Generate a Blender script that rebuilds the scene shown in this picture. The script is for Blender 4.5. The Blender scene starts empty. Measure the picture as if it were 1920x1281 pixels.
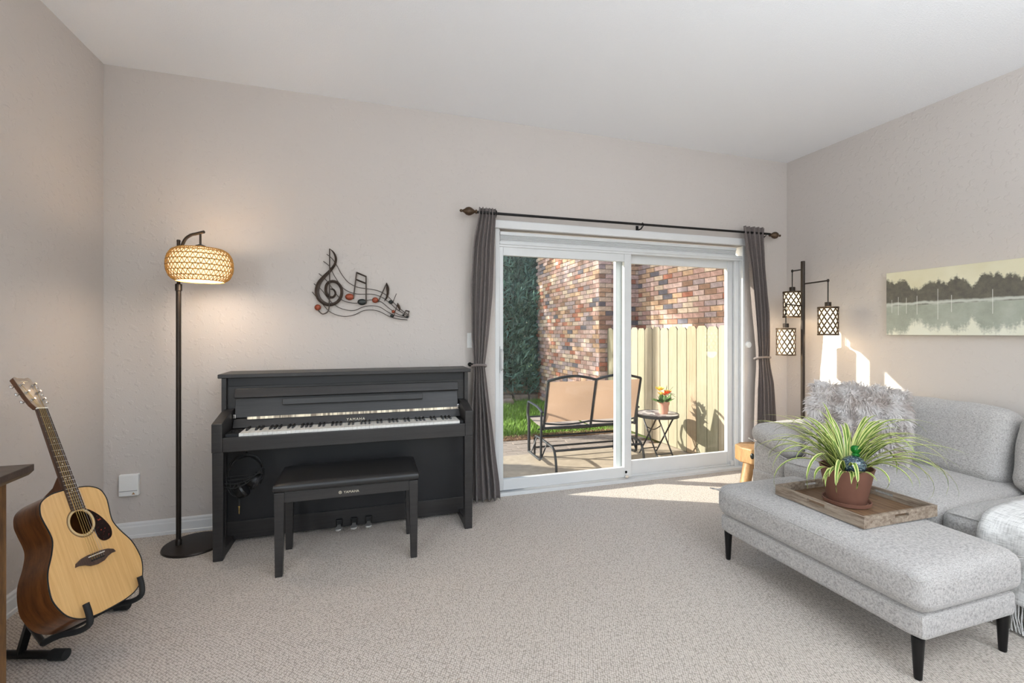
import bpy, bmesh, math, random
from math import sin, cos, pi, radians, sqrt
from mathutils import Vector, Matrix, noise as mnoise

random.seed(7)
SC = bpy.context.scene
COL = SC.collection

# ------------------------------------------------------------------ camera
H_CAM, YAW, FPX, HOR = 1.30, radians(17.4), 850.0, 624.0
cam_d = bpy.data.cameras.new('camera'); cam = bpy.data.objects.new('camera', cam_d); COL.objects.link(cam)
cam.location = (0, 0, H_CAM); cam.rotation_euler = (radians(90), 0, -YAW)
cam_d.sensor_width = 36; cam_d.lens = FPX / 1920 * 36; cam_d.shift_y = -(640.5 - HOR) / 1920
cam_d.clip_start = 0.02; cam_d.clip_end = 200
SC.camera = cam
SC.view_settings.view_transform = 'Standard'; SC.view_settings.look = 'None'
SC.view_settings.gamma = 1.0; SC.view_settings.use_curve_mapping = False
SC.view_settings.exposure = -0.05

# ------------------------------------------------------------------ light
world = bpy.data.worlds.new('sky'); SC.world = world; world.use_nodes = True
wn = world.node_tree.nodes; bg = wn['Background']
sky = wn.new('ShaderNodeTexSky'); sky.sky_type = 'NISHITA'; sky.sun_disc = False
sky.sun_elevation = radians(23.4); sky.sun_rotation = radians(-63.4); sky.air_density = 1.0; sky.dust_density = 1.0
world.node_tree.links.new(sky.outputs[0], bg.inputs[0]); bg.inputs[1].default_value = 0.40
SUN = Vector((0.894, -0.447, -0.4327)).normalized()          # direction the sunlight travels
sd = bpy.data.lights.new('sun', 'SUN'); sd.energy = 12.5; sd.angle = radians(0.53); sd.color = (1.0, 0.93, 0.82)
so = bpy.data.objects.new('sun', sd); COL.objects.link(so); so.rotation_euler = SUN.to_track_quat('-Z', 'Y').to_euler()
so.location = (-8, 8, 8)

XL0, XR0 = -1.585, 3.928
def area(name, loc, target, sx, sy, power, color):
    d = bpy.data.lights.new(name, 'AREA'); d.shape = 'RECTANGLE'; d.size = sx; d.size_y = sy; d.energy = power; d.color = color
    o = bpy.data.objects.new(name, d); COL.objects.link(o); o.location = loc
    o.rotation_euler = (Vector(target) - Vector(loc)).to_track_quat('-Z', 'Y').to_euler()
    return o
# area lights added as fill at assumed, unseen windows behind the viewer
area('added_rear_fill_light', (1.1, -2.93, 1.55), (1.1, 3, 1.55), 3.6, 1.9, 20, (0.84, 0.93, 1.0))
area('added_side_fill_light', (XL0 + 0.03, -0.75, 1.5), (3.9, 0.1, 1.3), 1.5, 1.5, 78, (0.84, 0.93, 1.0))

# ------------------------------------------------------------------ pixel helpers (a pixel gives a direction, a wall gives the distance)
FW = Vector((sin(YAW), cos(YAW), 0)); RT = Vector((cos(YAW), -sin(YAW), 0))
def ray(x, y): return FPX * FW + (x - 960) * RT + Vector((0, 0, HOR - y))
def on_y(x, y, Y):
    d = ray(x, y); return Vector((0, 0, H_CAM)) + d * (Y / d.y)

# ------------------------------------------------------------------ materials
def srgb(r, g, b):
    f = lambda c: c / 12.92 if c <= 0.04045 else ((c + 0.055) / 1.055) ** 2.4
    return (f(r / 255), f(g / 255), f(b / 255), 1)
MATS = {}
class NT:
    def __init__(s, name):
        s.m = bpy.data.materials.new(name); s.m.use_nodes = True; s.t = s.m.node_tree; s.n = s.t.nodes; s.b = s.n['Principled BSDF']
        MATS[name] = s.m
    def node(s, typ, **k):
        n = s.n.new(typ)
        for a, v in k.items():
            if a in n.inputs: n.inputs[a].default_value = v
            else: setattr(n, a, v)
        return n
    def link(s, a, b): s.t.links.new(a, b)
    def coord(s, kind='Object', scale=(1, 1, 1)):
        c = s.node('ShaderNodeTexCoord'); mp = s.node('ShaderNodeMapping'); mp.inputs['Scale'].default_value = scale
        s.link(c.outputs[kind], mp.inputs[0]); return mp.outputs[0]
    def ramp(s, fac, stops, interp='LINEAR'):
        r = s.node('ShaderNodeValToRGB'); r.color_ramp.interpolation = interp
        el = r.color_ramp.elements
        while len(el) < len(stops): el.new(0.5)
        for e, (p, c) in zip(el, stops): e.position = p; e.color = c
        s.link(fac, r.inputs[0]); return r.outputs[0]
    def math(s, op, a, b=None, c=None, clamp=False):
        m = s.node('ShaderNodeMath', operation=op); m.use_clamp = clamp
        for i, v in enumerate((a, b, c)):
            if v is None: continue
            if isinstance(v, (int, float)): m.inputs[i].default_value = v
            else: s.link(v, m.inputs[i])
        return m.outputs[0]
    def mix(s, fac, a, b, blend='MIX'):
        m = s.node('ShaderNodeMix', data_type='RGBA', blend_type=blend)
        for sock, v in ((m.inputs[0], fac), (m.inputs[6], a), (m.inputs[7], b)):
            if isinstance(v, (int, float, tuple)): sock.default_value = v
            else: s.link(v, sock)
        return m.outputs[2]
    def noise(s, co, scale, detail=3, rough=0.55, w=None):
        n = s.node('ShaderNodeTexNoise'); n.inputs['Scale'].default_value = scale; n.inputs['Detail'].default_value = detail; n.inputs['Roughness'].default_value = rough
        if co is not None: s.link(co, n.inputs['Vector'])
        return n.outputs['Fac']
    def bump(s, h, strength, dist=0.01):
        b = s.node('ShaderNodeBump'); b.inputs['Strength'].default_value = strength; b.inputs['Distance'].default_value = dist
        s.link(h, b.inputs['Height']); s.link(b.outputs[0], s.b.inputs['Normal'])
    def set(s, **k):
        for a, v in k.items(): s.b.inputs[a.replace('_', ' ')].default_value = v
def plain(name, col, rough=0.5, metal=0.0, var=0.06, vs=8, bump=0.0, bs=200, **k):
    t = NT(name); co = t.coord()
    n = t.noise(co, vs)
    a = tuple(c * (1 - var) for c in col[:3]) + (1,); b = tuple(min(1, c * (1 + var)) for c in col[:3]) + (1,)
    t.link(t.ramp(n, [(0.3, a), (0.7, b)]), t.b.inputs['Base Color'])
    t.set(Roughness=rough, Metallic=metal, **k)
    if bump: t.bump(t.noise(co, bs, 2), bump, 0.002)
    return t.m
def wood(name, c1, c2, scale=(1, 1, 12), rough=0.45, freq=4, bump=0.1, coat=0.0):
    t = NT(name); co = t.coord('Object', scale)
    n = t.noise(co, freq, 5, 0.6); n2 = t.noise(co, freq * 6, 3, 0.6)
    f = t.math('ADD', t.math('MULTIPLY', n, 0.7), t.math('MULTIPLY', n2, 0.3))
    t.link(t.ramp(f, [(0.32, c1), (0.68, c2)]), t.b.inputs['Base Color'])
    t.set(Roughness=rough, Coat_Weight=coat, Coat_Roughness=0.08); t.bump(n2, bump, 0.002)
    return t.m
def emis(name, col, strength):
    t = NT(name); t.set(Base_Color=col, Emission_Color=col, Emission_Strength=strength); return t.m

def wall_mat(name, col):
    t = NT(name); co = t.coord()
    v = t.node('ShaderNodeTexNoise'); t.link(co, v.inputs['Vector']); v.inputs['Scale'].default_value = 26; v.inputs['Detail'].default_value = 2
    sp = t.ramp(v.outputs['Fac'], [(0.56, (0, 0, 0, 1)), (0.66, (1, 1, 1, 1))])
    fine = t.noise(co, 160, 2)
    h = t.math('ADD', t.math('MULTIPLY', sp, 0.7), t.math('MULTIPLY', fine, 0.35))
    t.link(t.mix(t.noise(co, 1.2, 2), tuple(c * 0.97 for c in col[:3]) + (1,), col), t.b.inputs['Base Color'])
    t.set(Roughness=0.75, Specular_IOR_Level=0.3); t.bump(h, 0.42, 0.004); return t.m
WALL = wall_mat('greige_wall_paint', srgb(200, 192, 186))
def ceil_mat():
    t = NT('textured_ceiling_paint'); co = t.coord(); n = t.noise(co, 130, 3, 0.7)
    t.set(Base_Color=srgb(240, 240, 242), Roughness=0.9, Specular_IOR_Level=0.1); t.bump(n, 0.45, 0.006); return t.m
CEIL = ceil_mat()
def carpet_mat():
    t = NT('loop_carpet'); co = t.coord()
    rot = t.node('ShaderNodeMapping'); t.link(co, rot.inputs[0]); rot.inputs['Rotation'].default_value = (0, 0, 0.6); rot.inputs['Scale'].default_value = (1, 0.72, 1)
    v = t.node('ShaderNodeTexVoronoi'); t.link(rot.outputs[0], v.inputs['Vector']); v.inputs['Scale'].default_value = 125; v.inputs['Randomness'].default_value = 0.4
    loop = t.math('SUBTRACT', 1.0, t.math('MULTIPLY', v.outputs['Distance'], 1.35), clamp=True)
    big = t.noise(co, 2.2, 3); mid = t.noise(co, 30, 2)
    c = t.ramp(loop, [(0.10, srgb(146, 135, 124)), (0.5, srgb(204, 193, 182)), (1.0, srgb(219, 208, 197))])
    c = t.mix(t.math('MULTIPLY', big, 0.22), c, srgb(190, 177, 163))
    c = t.mix(t.math('MULTIPLY', mid, 0.10), c, srgb(150, 138, 126))
    t.link(c, t.b.inputs['Base Color']); t.set(Roughness=0.95, Specular_IOR_Level=0.1, Sheen_Weight=0.15)
    t.bump(loop, 0.55, 0.006); return t.m
CARPET = carpet_mat()
WHITE = plain('white_semigloss_paint', srgb(220, 220, 220), 0.35, var=0.015)
VINYL = plain('white_vinyl', srgb(214, 215, 215), 0.3, var=0.015)
PLASTIC = plain('white_plastic', srgb(238, 238, 236), 0.35, var=0.01)
def fabric_mat(name, dark, light, dens=420, bump=0.25, rough=0.95):
    t = NT(name); co = t.coord()
    def weave(sc):
        mp = t.node('ShaderNodeMapping'); t.link(co, mp.inputs[0]); mp.inputs['Scale'].default_value = sc
        return t.noise(mp.outputs[0], dens * 0.25, 2, 0.7)
    a = weave((6, 0.6, 0.6)); b = weave((0.6, 6, 0.6)); c = weave((0.6, 0.6, 6))
    f = t.math('MULTIPLY', t.math('ADD', t.math('ADD', a, b), c), 0.3333)
    t.link(t.ramp(f, [(0.38, dark), (0.56, light)]), t.b.inputs['Base Color'])
    t.set(Roughness=rough, Specular_IOR_Level=0.15, Sheen_Weight=0.2); t.bump(f, bump, 0.003); return t.m
SOFA = fabric_mat('grey_heathered_upholstery', srgb(122, 117, 114), srgb(190, 185, 180), 640)
CURT = fabric_mat('taupe_curtain_cloth', srgb(104, 95, 92), srgb(124, 115, 112), 500, 0.12, 0.75)
KNIT = fabric_mat('pale_knit_throw', srgb(176, 172, 168), srgb(226, 223, 219), 120, 0.8)
BLACKW = wood('black_walnut_veneer', srgb(30, 28, 28), srgb(48, 45, 44), (0.6, 6, 14), 0.42, 5, 0.12)
BLACKP = plain('black_panel_laminate', srgb(22, 22, 25), 0.5, var=0.15)
BLACKM = plain('black_satin_metal', srgb(32, 31, 31), 0.4, 0.6)
BLACKL = plain('black_vinyl_leather', srgb(34, 33, 33), 0.38, bump=0.15, bs=350)
BLACKR = plain('black_rubber_foam', srgb(24, 24, 24), 0.75, bump=0.2)
BRONZE = plain('dark_bronze_metal', srgb(54, 47, 42), 0.42, 0.7, var=0.2)
ANTQ = plain('antique_bronze_finial', srgb(84, 66, 50), 0.42, 0.6, var=0.4, vs=60)
KEYW = plain('ivory_white_key', srgb(236, 233, 226), 0.3, var=0.01)
KEYB = plain('ebony_black_key', srgb(24, 23, 23), 0.35)
CHROME = plain('chrome_metal', srgb(214, 214, 214), 0.14, 1.0, var=0.02)
PEDAL = plain('satin_nickel_pedal', srgb(200, 198, 194), 0.42, 0.7, var=0.02)
BRASS = plain('brass_metal', srgb(206, 180, 120), 0.25, 1.0)
GOLDT = plain('pale_gold_lettering', srgb(226, 218, 196), 0.4, 0.2)
SPRUCE = wood('spruce_guitar_top', srgb(206, 158, 98), srgb(231, 190, 130), (34, 0.9, 1), 0.3, 3, 0.02, 0.6)
MAHOG = wood('mahogany_guitar_side', srgb(66, 36, 18), srgb(126, 76, 38), (6, 0.8, 14), 0.3, 4, 0.03, 0.6)
MAHOGM = wood('mahogany_neck', srgb(70, 42, 26), srgb(104, 66, 42), (12, 1, 12), 0.45, 4, 0.04)
ROSEW = wood('rosewood_fretboard', srgb(52, 38, 32), srgb(86, 66, 56), (30, 1, 4), 0.5, 4, 0.06)
HEADW = plain('glossy_headstock_veneer', srgb(112, 98, 88), 0.38, var=0.1, Coat_Weight=0.15)
def tort():
    t = NT('tortoiseshell_pickguard'); co = t.coord(); n = t.noise(co, 90, 2, 0.6)
    t.link(t.ramp(n, [(0.5, srgb(28, 18, 16)), (0.64, srgb(48, 22, 18)), (0.72, srgb(150, 60, 44))]), t.b.inputs['Base Color']); t.set(Roughness=0.2); return t.m
TORT = tort()
RUSTIC = wood('rustic_stained_plank', srgb(62, 40, 22), srgb(132, 94, 54), (8, 8, 1.2), 0.6, 4, 0.4)
DARKTOP = wood('dark_wood_top', srgb(50, 40, 34), srgb(84, 70, 62), (1.5, 9, 9), 0.4, 3, 0.15)
TRAYW = wood('weathered_tray_wood', srgb(92, 70, 52), srgb(178, 162, 144), (16, 2, 26), 0.7, 3, 0.5)
TRAYF = wood('brown_tray_board', srgb(88, 62, 42), srgb(150, 118, 88), (22, 2, 4), 0.45, 3, 0.4)
STOOLW = wood('honey_log_wood', srgb(128, 92, 54), srgb(180, 142, 98), (8, 8, 1.5), 0.5, 4, 0.15)
TERRA = plain('terracotta_brown_pot', srgb(133, 92, 76), 0.6, var=0.06)
TERRA2 = plain('pink_terracotta_pot', srgb(196, 140, 120), 0.7, var=0.08)
SOIL = plain('potting_soil', srgb(52, 42, 34), 0.95, var=0.4, vs=90, bump=0.5)
RATTAN = plain('natural_rattan_cord', srgb(186, 138, 70), 0.7, var=0.2, vs=40)
LINING = emis('glowing_lamp_lining', (1.0, 0.80, 0.50, 1), 1.15)
LANTG = emis('glowing_lantern_glass', (1.0, 0.86, 0.64, 1), 1.6)
BULB = emis('lit_bulb', (1.0, 0.88, 0.66, 1), 6.0)
LATT = plain('aged_bronze_lattice', srgb(78, 62, 46), 0.5, 0.5, var=0.2, vs=40)
ARTM = plain('wrought_brown_metal', srgb(66, 55, 48), 0.42, 0.5, var=0.25, vs=30)
ARTR = plain('copper_red_enamel', srgb(136, 62, 36), 0.35, 0.3, var=0.35, vs=60)
ARTB = plain('dark_green_black_enamel', srgb(38, 42, 40), 0.35, 0.3, var=0.25, vs=60)
def leaf_mat():
    t = NT('variegated_leaf'); uv = t.node('ShaderNodeUVMap'); sx = t.node('ShaderNodeSeparateXYZ'); t.link(uv.outputs[0], sx.inputs[0])
    d = t.math('ABSOLUTE', t.math('SUBTRACT', sx.outputs[0], 0.5))
    n = t.noise(t.coord(), 30, 2)
    g = t.mix(n, srgb(66, 104, 34), srgb(128, 156, 62))
    t.link(t.mix(t.ramp(d, [(0.24, (0, 0, 0, 1)), (0.34, (1, 1, 1, 1))]), g, srgb(220, 222, 142)), t.b.inputs['Base Color'])
    t.set(Roughness=0.45, Subsurface_Weight=0.0); return t.m
LEAF = leaf_mat()
def fur_mat():
    t = NT('long_grey_fur'); n = t.noise(t.coord(), 9, 2)
    t.link(t.ramp(n, [(0.3, srgb(166, 150, 140)), (0.62, srgb(222, 216, 213))]), t.b.inputs['Base Color']); t.set(Roughness=0.8, Sheen_Weight=0.3); return t.m
FUR = fur_mat()
def glass_mat(name, tint=(0.96, 0.98, 0.98, 1)):
    t = NT(name); t.n.remove(t.b)
    tr = t.node('ShaderNodeBsdfTransparent'); tr.inputs[0].default_value = tint
    gl = t.node('ShaderNodeBsdfGlossy'); gl.inputs['Roughness'].default_value = 0.02
    lw = t.node('ShaderNodeLayerWeight'); lw.inputs[0].default_value = 0.5
    fr = t.math('ADD', 0.025, t.math('MULTIPLY', t.math('POWER', lw.outputs['Facing'], 5.0), 0.9))
    mx = t.node('ShaderNodeMixShader'); t.link(fr, mx.inputs[0]); t.link(tr.outputs[0], mx.inputs[1]); t.link(gl.outputs[0], mx.inputs[2])
    t.link(mx.outputs[0], t.n['Material Output'].inputs[0]); return t.m
GLASS = glass_mat('clear_window_glass')
GLOBE = NT('speckled_blue_green_glass')
_n = GLOBE.noise(GLOBE.coord(), 160, 3); GLOBE.link(GLOBE.ramp(_n, [(0.4, srgb(24, 34, 62)), (0.55, srgb(60, 84, 92)), (0.68, srgb(150, 170, 160))]), GLOBE.b.inputs['Base Color'])
GLOBE.set(Roughness=0.15, Coat_Weight=0.8); GLOBE = GLOBE.m
GREENG = NT('green_glass'); GREENG.set(Base_Color=srgb(30, 150, 50), Roughness=0.05, Transmission_Weight=0.6, IOR=1.45); GREENG = GREENG.m
# outdoors
CONC = plain('patio_concrete', srgb(164, 150, 132), 0.9, var=0.12, vs=14, bump=0.3, bs=150)
PAVER = plain('grey_paver', srgb(142, 130, 120), 0.9, var=0.2, vs=5, bump=0.3)
DIRT = plain('leaf_litter_soil', srgb(120, 92, 66), 0.95, var=0.4, vs=40, bump=0.6, bs=60)
GRASSM = plain('sunny_grass', srgb(112, 148, 46), 0.7, var=0.35, vs=12)
LAWN = plain('lawn_ground', srgb(92, 112, 44), 0.9, var=0.3, vs=20)
NEEDLE = plain('blue_green_juniper_needles', srgb(112, 146, 132), 0.7, var=0.45, vs=5)
BARK = plain('grey_brown_bark', srgb(92, 76, 64), 0.95, var=0.3, vs=20, bump=0.6, bs=40)
ROCK = plain('tan_retaining_stone', srgb(150, 136, 122), 0.9, var=0.25, vs=9, bump=0.5, bs=50)
MORT = plain('grey_mortar', srgb(150, 138, 130), 0.95, var=0.1, bump=0.3)
BRICKS = [plain('brick_' + n, srgb(*c), 0.9, var=0.22, vs=28, bump=0.4, bs=120) for n, c in
          (('rose', (176, 142, 132)), ('buff', (206, 184, 164)), ('red', (166, 108, 88)), ('mauve', (160, 142, 142)), ('tan', (190, 156, 128)),
           ('charcoal', (104, 100, 108)), ('pinkish', (194, 166, 158)), ('brown', (146, 114, 96)))]
PICKET = [wood('treated_pine_' + n, srgb(*a), srgb(*b), (14, 14, 0.9), 0.75, 4, 0.15) for n, a, b in
          (('green', (118, 112, 92), (146, 140, 118)), ('cream', (134, 122, 102), (160, 148, 128)), ('golden', (124, 104, 82), (152, 134, 110)))]
def sling():
    t = NT('tan_mesh_sling'); co = t.coord(); n = t.noise(co, 420, 2)
    t.link(t.ramp(n, [(0.35, srgb(158, 132, 112)), (0.65, srgb(192, 166, 146))]), t.b.inputs['Base Color']); t.set(Roughness=0.8)
    tl = t.node('ShaderNodeBsdfTranslucent'); tl.inputs[0].default_value = srgb(188, 156, 132)
    mx = t.node('ShaderNodeMixShader'); mx.inputs[0].default_value = 0.45
    t.link(t.b.outputs[0], mx.inputs[1]); t.link(tl.outputs[0], mx.inputs[2]); t.link(mx.outputs[0], t.n['Material Output'].inputs[0]); return t.m
SLING = sling()
def mosaic():
    t = NT('mosaic_table_stone'); v = t.node('ShaderNodeTexVoronoi'); t.link(t.coord(), v.inputs['Vector']); v.inputs['Scale'].default_value = 26
    t.link(t.ramp(v.outputs['Color'], [(0.1, srgb(96, 92, 96)), (0.5, srgb(160, 150, 146)), (0.9, srgb(204, 196, 190))]), t.b.inputs['Base Color']); t.set(Roughness=0.6); return t.m
MOSAIC = mosaic()
BENCHM = plain('charcoal_powder_coat', srgb(52, 54, 58), 0.4, 0.3)
PETALY = plain('yellow_petal', srgb(244, 214, 96), 0.6); PETALO = plain('orange_petal', srgb(228, 96, 30), 0.6); FOLI = plain('silk_green_leaf', srgb(84, 120, 58), 0.6, var=0.3)

# ------------------------------------------------------------------ mesh helpers
class G:
    def __init__(s): s.v = []; s.f = []
    def add(s, vs, fs):
        o = len(s.v); s.v += [tuple(v) for v in vs]; s.f += [tuple(i + o for i in f) for f in fs]; return s
    def box(s, x0, x1, y0, y1, z0, z1):
        return s.add([(x0, y0, z0), (x1, y0, z0), (x1, y1, z0), (x0, y1, z0), (x0, y0, z1), (x1, y0, z1), (x1, y1, z1), (x0, y1, z1)],
                     [(0, 3, 2, 1), (4, 5, 6, 7), (0, 1, 5, 4), (1, 2, 6, 5), (2, 3, 7, 6), (3, 0, 4, 7)])
    def frustum(s, c0, w0, d0, z0, c1, w1, d1, z1):
        vs = []
        for (cx, cy), w, d, z in ((c0, w0, d0, z0), (c1, w1, d1, z1)):
            vs += [(cx - w / 2, cy - d / 2, z), (cx + w / 2, cy - d / 2, z), (cx + w / 2, cy + d / 2, z), (cx - w / 2, cy + d / 2, z)]
        return s.add(vs, [(0, 3, 2, 1), (4, 5, 6, 7), (0, 1, 5, 4), (1, 2, 6, 5), (2, 3, 7, 6), (3, 0, 4, 7)])
    def tube(s, pts, r, n=8, closed=False, flat=1.0, cap=True):
        pts = [Vector(p) for p in pts]; m = len(pts)
        rs = r if isinstance(r, (list, tuple)) else [r] * m
        up = None; vs = []
        for i, p in enumerate(pts):
            a = pts[i - 1] if (i > 0 or closed) else p; b = pts[(i + 1) % m] if (i < m - 1 or closed) else p
            t = (b - a).normalized()
            if up is None:
                up = Vector((0, 0, 1)) if abs(t.z) < 0.9 else Vector((0, 1, 0))
            x = t.cross(up)
            if x.length < 1e-4: x = t.cross(Vector((1, 0.3, 0)))
            x.normalize(); up = x.cross(t).normalized()
            for k in range(n):
                an = 2 * pi * k / n; vs.append(p + x * (rs[i] * cos(an)) + up * (rs[i] * flat * sin(an)))
        fs = []
        for i in range(m if closed else m - 1):
            j = (i + 1) % m
            for k in range(n):
                l = (k + 1) % n; fs.append((i * n + k, i * n + l, j * n + l, j * n + k))
        if not closed and cap: fs += [tuple(range(n))[::-1], tuple((m - 1) * n + k for k in range(n))]
        return s.add(vs, fs)
    def lathe(s, prof, c=(0, 0, 0), n=24, cap=True, axis='z'):
        vs = []
        for r, z in prof:
            for k in range(n):
                a = 2 * pi * k / n
                p = (r * cos(a), r * sin(a), z)
                if axis == 'x': p = (z, r * cos(a), r * sin(a))
                if axis == 'y': p = (r * cos(a), z, r * sin(a))
                vs.append((c[0] + p[0], c[1] + p[1], c[2] + p[2]))
        fs = []
        for i in range(len(prof) - 1):
            for k in range(n):
                l = (k + 1) % n; fs.append((i * n + k, i * n + l, (i + 1) * n + l, (i + 1) * n + k))
        if cap: fs += [tuple(range(n))[::-1], tuple((len(prof) - 1) * n + k for k in range(n))]
        return s.add(vs, fs)
    def prism(s, poly, fn, d0, d1):
        n = len(poly)
        vs = [fn(a, b, d0) for a, b in poly] + [fn(a, b, d1) for a, b in poly]
        return s.add(vs, [tuple(range(n))[::-1], tuple(range(n, 2 * n))] + [(i, (i + 1) % n, (i + 1) % n + n, i + n) for i in range(n)])
    def ell(s, c, r, n=14, m=9, rot=None):
        vs = []; fs = []
        for i in range(m + 1):
            th = pi * i / m
            for k in range(n):
                a = 2 * pi * k / n; p = Vector((r[0] * sin(th) * cos(a), r[1] * sin(th) * sin(a), r[2] * cos(th)))
                if rot is not None: p = rot @ p
                vs.append(Vector(c) + p)
        for i in range(m):
            for k in range(n):
                l = (k + 1) % n; fs.append((i * n + k, (i + 1) * n + k, (i + 1) * n + l, i * n + l))
        return s.add(vs, fs)
    def cushion(s, x0, x1, y0, y1, z0, z1, r, crown=0.0, seg=14, sag=0.0, seed=0):
        """rounded, slightly crowned block"""
        c = Vector(((x0 + x1) / 2, (y0 + y1) / 2, (z0 + z1) / 2)); h = Vector(((x1 - x0) / 2, (y1 - y0) / 2, (z1 - z0) / 2))
        bm = bmesh.new(); bmesh.ops.create_cube(bm, size=2); bmesh.ops.subdivide_edges(bm, edges=bm.edges[:], cuts=seg, use_grid_fill=True)
        for v in bm.verts:
            q = Vector([math.copysign(abs(a) ** 0.8, a) for a in v.co])
            p = Vector((q.x * h.x, q.y * h.y, q.z * h.z))
            inner = Vector([max(-(h[i] - r), min(h[i] - r, p[i])) for i in range(3)]); d = p - inner
            if d.length > 1e-9: p = inner + d.normalized() * min(r, d.length if d.length < r else r)
            u = 1 - (p.x / h.x) ** 2; w = 1 - (p.y / h.y) ** 2; t = 1 - (p.z / h.z) ** 2
            p.z += crown * max(0, u) ** 0.6 * max(0, w) ** 0.6 * (1 if p.z > 0 else 0.15 * -1) * abs(p.z / h.z)
            if sag: p += p.normalized() * sag * mnoise.noise(Vector((p.x * 5 + seed, p.y * 5, p.z * 5)))
            v.co = p + c
        bm.verts.index_update()
        o = len(s.v); s.v += [tuple(v.co) for v in bm.verts]; s.f += [tuple(v.index + o for v in f.verts) for f in bm.faces]; bm.free(); return s
    def xf(s, M):
        s.v = [tuple(M @ Vector(v)) for v in s.v]; return s
    def mesh(s, name, mat, smooth=False):
        me = bpy.data.meshes.new(name); me.from_pydata(s.v, [], s.f); me.materials.append(mat)
        if smooth:
            me.polygons.foreach_set('use_smooth', [True] * len(me.polygons)); me.set_sharp_from_angle(angle=radians(42))
        me.update(); return me
    def obj(s, name, mat, parent=None, smooth=False, bevel=0, seg=2):
        o = bpy.data.objects.new(name, s.mesh(name, mat, smooth)); COL.objects.link(o); o.parent = parent
        bm = bmesh.new(); bm.from_mesh(o.data); bmesh.ops.recalc_face_normals(bm, faces=bm.faces); bm.to_mesh(o.data); bm.free()
        if bevel:
            b = o.modifiers.new('bevel', 'BEVEL'); b.width = bevel; b.segments = seg; b.limit_method = 'ANGLE'; b.angle_limit = radians(40)
        return o
def tag(o, label, cat, group=None, kind=None):
    o['label'] = label; o['category'] = cat
    if group: o['group'] = group
    if kind: o['kind'] = kind
    return o
def thing(name, label, cat, loc=(0, 0, 0), rotz=0, group=None):
    o = bpy.data.objects.new(name, None); COL.objects.link(o); o.location = loc; o.rotation_euler = (0, 0, rotz); o.empty_display_size = 0.1
    return tag(o, label, cat, group)
def struct(o, label=None):
    o['kind'] = 'structure'
    if label: o['label'] = label
    return o
def inst(mesh, name, parent, loc=(0, 0, 0), rot=(0, 0, 0), scale=(1, 1, 1)):
    o = bpy.data.objects.new(name, mesh); COL.objects.link(o); o.parent = parent; o.location = loc; o.rotation_euler = rot; o.scale = scale; return o
def text(name, s, size, mat, parent, M, depth=0.0006, space=1.0):
    cu = bpy.data.curves.new(name, 'FONT'); cu.body = s; cu.size = size; cu.extrude = depth; cu.align_x = 'CENTER'; cu.space_character = space
    t = bpy.data.objects.new(name + '_src', cu); COL.objects.link(t)
    dg = bpy.context.evaluated_depsgraph_get(); me = bpy.data.meshes.new_from_object(t.evaluated_get(dg)); bpy.data.objects.remove(t)
    me.materials.clear(); me.materials.append(mat); me.name = name
    o = bpy.data.objects.new(name, me); COL.objects.link(o); o.parent = parent; o.matrix_local = M; return o
def spline(pts, per=8):
    pts = [Vector(p) for p in pts]; out = []
    for i in range(len(pts) - 1):
        p0 = pts[max(0, i - 1)]; p1 = pts[i]; p2 = pts[i + 1]; p3 = pts[min(len(pts) - 1, i + 2)]
        for k in range(per):
            t = k / per; out.append(0.5 * ((2 * p1) + (p2 - p0) * t + (2 * p0 - 5 * p1 + 4 * p2 - p3) * t * t + (3 * p1 - p0 - 3 * p2 + p3) * t ** 3))
    out.append(pts[-1]); return out

# ================================================================== SETTING
XL, XR, YB, YR, ZC = -1.585, 3.928, 3.46, -3.0, 2.976
DX0, DX1, DZ = 0.945, 3.405, 2.125         # door opening
struct(G().box(XL - 0.15, XR + 0.15, YR - 0.15, YB + 0.02, -0.1, 0).obj('floor', CARPET), 'beige loop pile carpet covering the whole room')
struct(G().box(XL - 0.15, XR + 0.15, YR - 0.15, YB + 0.14, ZC, ZC + 0.15).obj('ceiling', CEIL), 'white textured ceiling')
w = G(); w.box(XL - 0.15, DX0, YB, YB + 0.14, -0.1, ZC); w.box(DX1, XR + 0.15, YB, YB + 0.14, -0.1, ZC); w.box(DX0, DX1, YB, YB + 0.14, DZ, ZC)
struct(w.obj('wall_back', WALL), 'greige textured wall behind the piano with the door opening')
w = G(); w.box(XL - 0.15, XL, 0.05, YB, -0.1, ZC); w.box(XL - 0.15, XL, YR - 0.15, -1.55, -0.1, ZC); w.box(XL - 0.15, XL, -1.55, 0.05, -0.1, 0.7); w.box(XL - 0.15, XL, -1.55, 0.05, 2.3, ZC)  # opening for the assumed, unseen side window
struct(w.obj('wall_left', WALL), 'greige textured wall behind the guitar')
w = G().box(XR, XR + 0.15, YR - 0.15, YB, -0.1, ZC)
struct(w.obj('wall_right', WALL), 'greige textured wall behind the sofa')
w = G(); w.box(XL, -0.75, YR - 0.15, YR, -0.1, ZC); w.box(2.95, XR, YR - 0.15, YR, -0.1, ZC); w.box(-0.75, 2.95, YR - 0.15, YR, -0.1, 0.55); w.box(-0.75, 2.95, YR - 0.15, YR, 2.55, ZC)
struct(w.obj('wall_rear', WALL), 'greige wall behind the viewer with an assumed wide window')
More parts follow.
